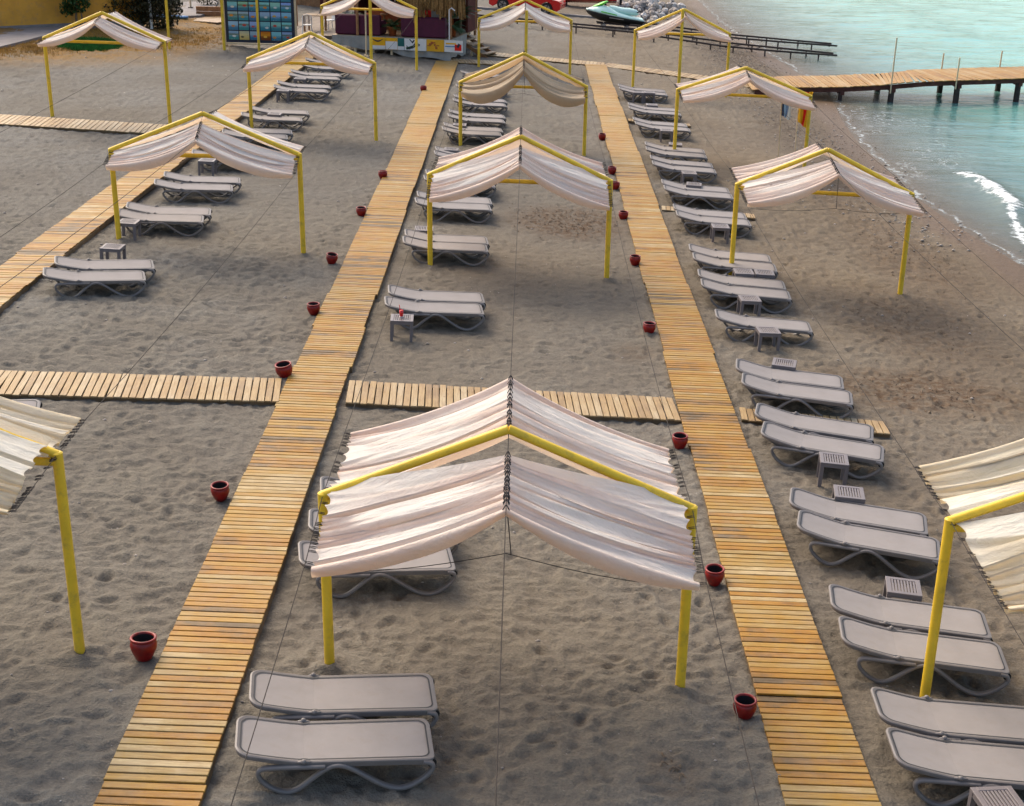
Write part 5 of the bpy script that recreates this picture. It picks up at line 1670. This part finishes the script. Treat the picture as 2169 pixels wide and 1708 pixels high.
# ------------------------------------------------------------------ red car, boat, water scooter
def car():
    pa, pb = at(1067, 20), at(1166, 33)
    mid = (pa + pb) / 2
    ang = math.atan2(pb.y - pa.y, pb.x - pa.x)
    ang = max(-.2, min(.2, ang))
    root = empty('parked_car', (mid.x, mid.y + .75, G(mid.x, mid.y)), 0, 'red car parked behind the far middle canopy, cut by the top edge', 'car')
    root.rotation_euler = (0, math.atan(SLOPE), ang)
    WB, R_ = 2.65, .33
    def arch(xc):
        return [(xc + (R_ + .06) * math.cos(a), max(.22, R_ + (R_ + .06) * math.sin(a))) for a in [math.pi * (1 - i / 10) for i in range(11)]]
    low = [(-2.15, .30), (-1.95, .20)] + [p for p in arch(-WB / 2)] + [p for p in arch(WB / 2)] + [(1.95, .22), (2.14, .34)]
    top = [(2.16, .60), (2.05, .82), (1.55, .90), (.75, .95), (-.95, .95), (-1.75, .92), (-2.10, .80), (-2.18, .55)]
    out = low + top
    b = MB()
    n = len(out)
    rings = []
    for (y, sc, dz) in ((-.86, .985, 0), (-.88, 1, 0), (.88, 1, 0), (.86, .985, 0)):
        rings.append([(x * sc, y, z) for x, z in out])
    b.loft(rings, False, True, True)
    body = b.build('body', M['red'], root)
    roofp = [(-1.55, .93), (-.75, 1.34), (.35, 1.36), (1.10, .94)]
    b = MB(); b.loft([[(x, y * (.84 if z < 1 else .66), z) for x, z in roofp] for y in (-1, 1)], False); b.build('cabin', M['red'], root)
    for s in (-1, 1):
        q = MB()
        yb, yt = s * .795, s * .70
        q.add([(-1.25, yb + s * .02, .99), (.92, yb + s * .02, .99), (.30, yt + s * .02, 1.29), (-.68, yt + s * .02, 1.29)], [(0, 1, 2, 3) if s < 0 else (3, 2, 1, 0)])
        q.build('side_window', M['glass'], root)
        q = MB(); q.box((.05, s * .886, .60), (1.05, .012, .5), bev=.004); dr = q.build('door', M['red'], root)
        MB().box((-.32, s * .90, .78), (.16, .02, .03)).build('handle', M['chrome'], dr)
        for x in (-WB / 2, WB / 2):
            w = empty('wheel', (0, 0, 0)); w.parent = root; w.location = (x, s * .80, R_)
            MB().tube([(0, -.10, 0), (0, .10, 0)], R_, 22).build('tyre', M['black'], w)
            rim = MB(); rim.tube([(0, -.108, 0), (0, .108, 0)], R_ * .66, 18)
            rim.build('rim', M['chrome'], w)
            sp = MB()
            for k in range(5):
                a = k * 2 * math.pi / 5
                sp.box((math.cos(a) * .11, s * .112, math.sin(a) * .11), (.22, .012, .05), rot=Matrix.Rotation(-a, 3, 'Y'))
            sp.build('hub', M['black'], w)
        MB().box((-2.12, s * .62, .66), (.10, .34, .12), bev=.02).build('headlight', M['white'], root)
        MB().box((2.10, s * .62, .68), (.10, .30, .12), bev=.02).build('tail_light', M['f_red'], root)
    MB().box((-2.17, 0, .36), (.06, 1.5, .14), bev=.02).build('bumper', M['black'], root)
car()

def boat():
    p = at(1240, 18)
    root = empty('motor_boat', (p.x, p.y + 1.0, G(p.x, p.y)), -.05, 'red boat hull with dark outboard behind the water scooter', 'boat')
    rings = []
    for i in range(13):
        u = i / 12
        x = -2.3 + 4.3 * u
        w = .95 * min(1, (u + .02) * 3.2) ** .6; zk = .25 + .55 * max(0, .25 - u) * 2; zs = .95 + .25 * (1 - u) ** 2
        rings.append([(x, 0, zk), (x, w * .75, zk + .22), (x, w, zs), (x, w * .86, zs + .03), (x, 0, zs - .05), (x, -w * .86, zs + .03), (x, -w, zs), (x, -w * .75, zk + .22)])
    MB().loft(rings, False).build('hull', M['red'], root)
    MB().box((2.2, 0, .95), (.34, .42, .62), bev=.08).build('outboard_motor', M['black'], root)
    MB().box((2.26, 0, .42), (.16, .14, .75), bev=.03).build('outboard_leg', M['black'], root)
    for x in (-1.2, 1.3): MB().box((x, 0, .13), (.14, 1.4, .30)).build('cradle', M['steel'], root)
boat()

def scooter():
    xa, xb = atz(1221, 24, .65), atz(1344, 49, .05)
    mx, my = 4.85, 79.9
    g = G(mx, my)
    tr = empty('trailer', (mx, my, g), 0, 'small rail trolley carrying the mint water scooter', 'trailer')
    tr.rotation_euler = (0, math.atan(SLOPE), 0)
    for s in (-1, 1): MB().box((.2, s * .35, .26), (2.3, .06, .07)).build('beam', M['steel'], tr)
    for x in (-.55, .75):
        MB().box((x, 0, .24), (.06, .95, .06)).build('axle', M['steel'], tr)
        for s in (-1, 1):
            MB().tube([(x, s * .50 - .03, .13), (x, s * .50 + .03, .13)], .13, 14).build('wheel', M['chrome'], tr)
            MB().box((x, s * .44, .2), (.04, .04, .16)).build('strut', M['steel'], tr)
    root = empty('water_scooter', (mx, my, g + .30), 0, 'mint and black water scooter with lime nose on a rail trolley', 'water scooter')
    root.rotation_euler = (0, math.atan(SLOPE) + .07, 0)
    def ring(x, w, z0, z1, z2, part):
        if part == 'low': return [(x, 0, z0), (x, w * .55, z0 + .06), (x, w * .95, z1 - .10), (x, w, z1), (x, -w, z1), (x, -w * .95, z1 - .10), (x, -w * .55, z0 + .06)]
        return [(x, w * 1.02, z1 - .005), (x, w * .98, z1 + .08), (x, w * .6, z2 - .03), (x, w * .25, z2), (x, -w * .25, z2), (x, -w * .6, z2 - .03), (x, -w * .98, z1 + .08), (x, -w * 1.02, z1 - .005)]
    st = [(-1.62, .06, .42, .50, .54), (-1.45, .22, .28, .50, .62), (-1.15, .40, .12, .48, .74), (-.75, .52, .02, .45, .86), (-.3, .58, 0, .42, .80), (.2, .60, 0, .40, .62), (.8, .60, 0, .38, .54), (1.3, .58, .02, .37, .48), (1.62, .54, .06, .36, .42)]
    MB().loft([ring(*a, 'low') for a in st], True).build('hull', M['black'], root)
    MB().loft([ring(*a, 'top') for a in st], True).build('deck', M['mint'], root)
    MB().loft([[(x, w * math.cos(a), z + h * math.sin(a)) for a in [2 * math.pi * k / 12 for k in range(12)]] for x, w, z, h in ((-.35, .14, .80, .10), (-.1, .20, .76, .16), (.35, .24, .70, .18), (.75, .24, .72, .20), (1.15, .20, .72, .16), (1.3, .12, .70, .08))], True).build('seat', M['mint'], root)
    MB().loft([[(x, w * math.cos(a), z + h * math.sin(a)) for a in [2 * math.pi * k / 12 for k in range(12)]] for x, w, z, h in ((-1.25, .10, .72, .03), (-1.0, .26, .82, .08), (-.75, .30, .95, .10), (-.55, .20, 1.06, .07), (-.48, .10, 1.08, .03))], True).build('nose_cowl', M['lime'], root)
    MB().tube([(-.52, -.36, 1.06), (-.48, -.12, 1.04), (-.48, .12, 1.04), (-.52, .36, 1.06)], .028, 8).build('handlebar', M['black'], root)
    MB().tube([(1.2, -.2, .74), (1.42, -.2, .86), (1.42, .2, .86), (1.2, .2, .74)], .035, 8).build('grab_rail', M['black'], root)
    MB().box((-.35, -.575, .52), (.9, .03, .05), rot=Matrix.Rotation(.08, 3, 'Y')).build('side_stripe', M['lime'], root)
    MB().box((.1, -.60, .30), (.8, .012, .05)).build('hull_lettering', M['chrome'], root)
scooter()

# ------------------------------------------------------------------ stones
def rock_mesh(seed):
    r = random.Random(seed)
    b = MB()
    nu, nv = 7, 5
    vs_, fs = [], []
    for j in range(nv + 1):
        ph = math.pi * j / nv
        for i in range(nu):
            th = 2 * math.pi * i / nu
            k = r.uniform(.78, 1.12)
            vs_.append((k * math.sin(ph) * math.cos(th), k * math.sin(ph) * math.sin(th) * .85, k * .72 * math.cos(ph)))
    for j in range(nv):
        for i in range(nu):
            fs.append((j * nu + i, (j + 1) * nu + i, (j + 1) * nu + (i + 1) % nu, j * nu + (i + 1) % nu))
    b.add(vs_, fs, False)
    m = [M['stone'], M['concrete'], M['pebble']][seed % 3]
    return b.mesh('stone', m)
rocks = [rock_mesh(k) for k in range(9)]
rr = random.Random(21)
rp = empty('rock_pile', (7.2, 88.0, G(7.2, 88)), 0, 'heap of pale loose stones on the beach behind the water scooter', 'rock pile')
for k in range(230):
    q = rr.random()
    px = rr.gauss(1366, 36); py = rr.gauss(30, 14)
    if py < 2 or py > 74 or px < 1292 or px > 1450: continue
    p = at(px, py)
    hump = .35 * math.exp(-((px - 1365) / 45) ** 2 - ((py - 26) / 14) ** 2)
    s = .09 + .26 * rr.random() ** 2.2; s *= (1.2 if py < 30 else .9)
    o = link('stone', rocks[k % 9], rp, (p.x - 7.2, p.y - 88, p.z + hump * rr.random() + s * .3 - G(7.2, 88)), (rr.uniform(0, 6), rr.uniform(-.4, .4), rr.uniform(0, 6)))
    o.scale = (s, s, s)

b = MB()
rr = random.Random(22)
def pebble(x, y, s):
    z = G(x, y) + float(relief(np.array([x]), np.array([y]))[0]) - .060 + s * .2
    n = 6
    vs_ = [(x, y, z + s * .5)] + [(x + s * rr.uniform(.7, 1.2) * math.cos(2 * math.pi * k / n), y + s * rr.uniform(.5, .9) * math.sin(2 * math.pi * k / n), z) for k in range(n)] + [(x, y, z - s * .5)]
    b.add(vs_, [(0, 1 + k, 1 + (k + 1) % n) for k in range(n)] + [(n + 1, 1 + (k + 1) % n, 1 + k) for k in range(n)], True)
for k in range(900):
    y = 9 + rr.random() ** 1.5 * 60
    x = rr.uniform(-4 - y * .3, 10.5)
    pebble(x, y, rr.choice((.010, .012, .015, .02, .03)) * (.8 + y / 60))
for k in range(1300):
    y = rr.uniform(34, 90); x = 10.4 + rr.gauss(0, 1.0)
    pebble(x, y, rr.uniform(.02, .06))
tag(b.build('scattered_pebbles', M['pebble']), 'small pale pebbles scattered over the sand', 'pebbles', kind='stuff')

# dry twigs and seaweed scraps around the damp patches
b = MB(); rr = random.Random(23)
for (cx_, cy2, rx, ry, n) in ((1.15, 34.2, 1.4, 1.5, 200), (7.2, 23.4, 1.9, 1.1, 90), (8.2, 27.5, 1.6, 2.4, 70), (9.6, 34, 1.2, 4, 110), (9.5, 41, 1.2, 5, 110), (10.2, 50, 1.4, 7, 400), (10.6, 70, 1.8, 7, 600), (1.6, 11.5, .25, .3, 14)):
    for k in range(n):
        x = cx_ + rr.gauss(0, rx * .5); y = cy2 + rr.gauss(0, ry * .5)
        z = G(x, y) + float(relief(np.array([x]), np.array([y]))[0]) - .058
        a = rr.uniform(0, 3.14); L_ = rr.uniform(.015, .05); w = rr.uniform(.004, .012)
        ca, sa = math.cos(a), math.sin(a)
        b.add([(x - ca * L_ - sa * w, y - sa * L_ + ca * w, z), (x - ca * L_ + sa * w, y - sa * L_ - ca * w, z), (x + ca * L_ + sa * w, y + sa * L_ - ca * w, z + .012), (x + ca * L_ - sa * w, y + sa * L_ + ca * w, z + .012), (x, y, z + .025)],
              [(0, 1, 4), (1, 2, 4), (2, 3, 4), (3, 0, 4)])
tag(b.build('beach_debris', M['bark']), 'brown dry seaweed scraps lying on the sand', 'seaweed', kind='stuff')

# ------------------------------------------------------------------ the garden corner at the far left
def leaves(name, mat, parent, blobs, n, size, seed):
    r = random.Random(seed); b = MB()
    tot = sum(q[3] * q[4] * q[5] for q in blobs)
    for (x, y, z, rx, ry, rz2) in blobs:
        for k in range(int(n * rx * ry * rz2 / tot)):
            while True:
                u = Vector((r.uniform(-1, 1), r.uniform(-1, 1), r.uniform(-1, 1)))
                if .15 < u.length < 1: break
            p = Vector((x + u.x * rx, y + u.y * ry, z + u.z * rz2))
            m = Matrix.Rotation(r.uniform(0, 6.28), 3, 'Z') @ Matrix.Rotation(r.uniform(-1.1, 1.1), 3, 'X')
            s = size * r.uniform(.6, 1.4)
            b.add([p + m @ Vector(v) for v in ((-s * .4, 0, 0), (0, -s * .8, -.1 * s), (s * .4, 0, 0), (0, s * .8, -.15 * s))], [(0, 1, 2, 3)])
    return b.build(name, mat, parent)

def shrub(name, label, base, blobs, n, size, mat, seed, stems, cat='shrub'):
    root = empty(name, (base.x, base.y, G(base.x, base.y)), 0, label, cat)
    leaves('crown', mat, root, blobs, n, size, seed)
    for pts in stems:
        MB().tube(pts, [.07 - .05 * i / (len(pts) - 1) for i in range(len(pts))], 7).build('trunk', M['bark'], root)

def garden():
    wl, wr = at(-140, 60), at(300, 62)
    d = wr - wl; L_ = math.hypot(d.x, d.y); ang = math.atan2(d.y, d.x)
    g = G(wl.x, wl.y)
    root = empty('garden_building', (wl.x, wl.y + .3, g), ang, 'orange rendered building wall at the upper left corner', 'building')
    MB().box((L_ / 2, .25, 1.4), (L_, .5, 4.2)).build('wall', M['orange_wall'], root)
    MB().box((L_ / 2, -.04, -.32), (L_, .10, .5)).build('plinth', M['concrete'], root)
    # terrace slab
    pts = [at(0, 104), at(158, 67), at(150, 60), at(-140, 60), at(-160, 120)]
    zt = G(-20.4, 58) + .10
    b = MB(); n = len(pts)
    b.add([(p.x, p.y, zt) for p in pts] + [(p.x, p.y, zt - .6) for p in pts], [tuple(range(n))] + [(i, n + i, n + (i + 1) % n, (i + 1) % n) for i in range(n)])
    tag(b.build('garden_terrace', M['concrete']), 'mauve paved terrace before the orange wall', kind='structure')
    p = at(165, 66)
    shrub('young_tree', 'small dark green tree before the orange wall', p,
          [(.0, .1, 1.75, .62, .5, .55), (.05, 0, 1.2, .60, .5, .45), (-.38, 0, .95, .35, .35, .35), (.1, .1, 2.4, .8, .6, .6), (-.6, .1, 2.2, .5, .4, .4)], 4200, .10, M['leaf'], 3,
          [[(0, 0, -.1), (-.02, 0, .5), (.03, 0, 1.2), (.1, 0, 2.2)], [(0.02, 0, .1), (.25, 0, .4), (.2, 0, 1.0)]], 'tree')
    p = at(285, 62)
    shrub('vine_shrub', 'large brown green vine shrub right of the orange wall', p,
          [(-.4, .4, 1.3, 1.5, .8, 1.3), (.9, .6, 1.0, 1.2, .8, 1.2), (-.9, .3, 2.3, 1.2, .8, .8), (.6, .8, 2.2, 1.3, .8, .9), (-1.15, 0, .9, .5, .5, .8)], 15000, .11, M['leaf_dry'], 4,
          [[(-.3, .3, -.1), (-.2, .3, 1), (-.5, .3, 2.2)], [(.6, .4, -.1), (.7, .5, 1.2), (.5, .6, 2.4)]])
    p = at(342, 34)
    shrub('green_shrub', 'bright green shrub behind the white post', p, [(0, 0, .6, .75, .5, .65), (.4, .2, .9, .5, .5, .6), (-.5, .3, 1.1, .6, .5, .6)], 2600, .09, M['leaf'], 5, [[(0, 0, -.1), (0, 0, .8)]])
    p = at(440, 14)
    shrub('grey_shrub', 'low straggling shrub beside the timber planter', p, [(0, 0, .35, .6, .4, .35), (.7, .1, .45, .4, .4, .4)], 700, .07, M['leaf_dry'], 6, [[(0, 0, -.1), (0, 0, .4)]])
    # white post
    p = at(322, 64)
    root = empty('white_post', (p.x, p.y, p.z), 0, 'white garden post with a short arm at the upper left', 'post')
    MB().tube([(0, 0, -.1), (-.03, 0, 2.4)], .07, 12).build('post', M['white'], root)
    MB().tube([(-.03, 0, 1.42), (-.45, 0, 1.55)], .03, 8).build('arm', M['white'], root)
    MB().tube([(-.03, 0, 1.42), (.3, 0, 1.5)], .03, 8).build('arm', M['white'], root)
    # lean-to slats
    p = at(300, 40)
    root = empty('lean_to_frame', (p.x, p.y, p.z), .25, 'old wooden slatted lean-to behind the white post', 'lean-to')
    for k in range(5): MB().box((-.3 + k * .02, .25 * k - .3, .95 + .12 * k), (1.6, .10, .03), rot=Matrix.Rotation(-.42, 3, 'Y')).build('slat', M['old_wood'], root)
    for x in (-.9, .5): MB().tube([(x, .2, -.1), (x, .2, 1.0 + .3 * (x > 0))], .04, 8).build('post', M['old_wood'], root)
    # blue boards on the ground
    p = at(352, 37)
    root = empty('paddle_board', (p.x, p.y, p.z + .06), -.35, 'faded blue board lying on the grass by the white post', 'board')
    rings = []
    for i in range(11):
        u = -1 + 2 * i / 10; w = .42 * (1 - abs(u) ** 3) + .02
        rings.append([(u * 1.25, w * math.cos(a), .07 * math.sin(a)) for a in [2 * math.pi * k / 10 for k in range(10)]])
    MB().loft(rings, True).build('deck', M['blue'], root)
    MB().box((.35, 0, .085), (.7, .06, .03)).build('strap', M['white'], root)
    p = at(300, 24)
    root = empty('grey_board', (p.x, p.y, p.z + .06), -.3, 'weathered grey board lying behind the blue board', 'board')
    MB().box((0, 0, .02), (2.6, .5, .06), bev=.02).build('deck', M['grey_cloth'], root)
    # patio
    pts = [at(379, 38), at(425, 38.5), at(452, 30), at(462, 4), at(362, 4)]
    zt = G(-16.5, 71) + .10
    b = MB(); n = len(pts)
    b.add([(q.x, q.y, zt) for q in pts] + [(q.x, q.y, zt - .5) for q in pts], [tuple(range(n))] + [(i, n + i, n + (i + 1) % n, (i + 1) % n) for i in range(n)])
    tag(b.build('patio', M['concrete']), 'small mauve paved patio behind the garden', kind='structure')
    p = atz(404, 17, zt)
    root = empty('patio_post', (p.x, p.y, zt), 0, 'pink wooden post standing on the patio', 'post')
    MB().tube([(0, 0, 0), (-.02, 0, 2.4)], .05, 10).build('post', M['cream_pole'], root)
    MB().box((0, 0, .02), (.22, .22, .04)).build('foot_plate', M['steel'], root)
    p = at(450, 37)
    root = empty('timber_planter', (p.x, p.y, p.z), -.1, 'low timber planter boards beside the patio', 'planter')
    for k in range(2): MB().box((-.05, 0, .16 + .24 * k), (1.5, .10, .22)).build('board', M['hut_wood'], root)
    MB().box((.85, -.05, .35), (.5, .12, .75)).build('end_panel', M['concrete'], root)
    pts = [at(415, 43), at(470, 54), at(474, 44), at(432, 34)]
    root = None
    c0 = (pts[0] + pts[1] + pts[2] + pts[3]) / 4
    base = MB().box((c0.x, c0.y, c0.z - .04), (2.2, 1.9, .10), rz=-.45)
    root = tag(base.build('garden_deck', M['bearer']), 'weathered grey plank deck beside the photo board', kind='structure')
    for k in range(14):
        MB().box((0, 0, 0), (.15, 2.0, .03)).build('plank', M['old_wood'], root, (c0.x + math.cos(-.45) * (-1.1 + .165 * k), c0.y + math.sin(-.45) * (-1.1 + .165 * k), c0.z + .045), (0, .05, -.45))
garden()

def grass(name, label, mat, n, place, hgt, seed, cat):
    r = random.Random(seed); b = MB()
    for k in range(n):
        x, y = place(r)
        z = G(x, y) - .02
        h = hgt * r.uniform(.5, 1.3); a = r.uniform(0, 6.28); w = r.uniform(.006, .014)
        dx, dy = math.cos(a) * w, math.sin(a) * w
        lx, ly = r.uniform(-.6, .6) * h, r.uniform(-.6, .6) * h
        b.add([(x - dx, y - dy, z), (x + dx, y + dy, z), (x + lx * .5 + dx * .6, y + ly * .5 + dy * .6, z + h * .7), (x + lx, y + ly, z + h)], [(0, 1, 2), (0, 2, 3)])
    tag(b.build(name, mat), label, cat, kind='stuff')
gc = at(190, 97)
def green_place(r):
    while True:
        u, v = r.uniform(-1, 1), r.uniform(-1, 1)
        if u * u + v * v < 1 * r.uniform(.6, 1): return gc.x + u * 1.35 - v * .1, gc.y + v * 1.9
grass('green_grass_patch', 'dense green grass patch under the far left canopy', M['grass'], 16000, green_place, .16, 3, 'grass')
def dry_place(r):
    while True:
        px, py = r.uniform(-30, 500), r.uniform(60, 135)
        if py > 118 - px * .05 + r.gauss(0, 6): continue
        if px < 155 and py < 104 - px * .235: continue
        if r.random() > .35 + .65 * math.sin(px * .045 + 2 * math.sin(py * .08)) ** 2: continue
        p = at(px, py); return p.x, p.y
grass('dry_grass_cover', 'ochre dry grass covering the upper left sand', M['dry_grass'], 15000, dry_place, .10, 4, 'grass')
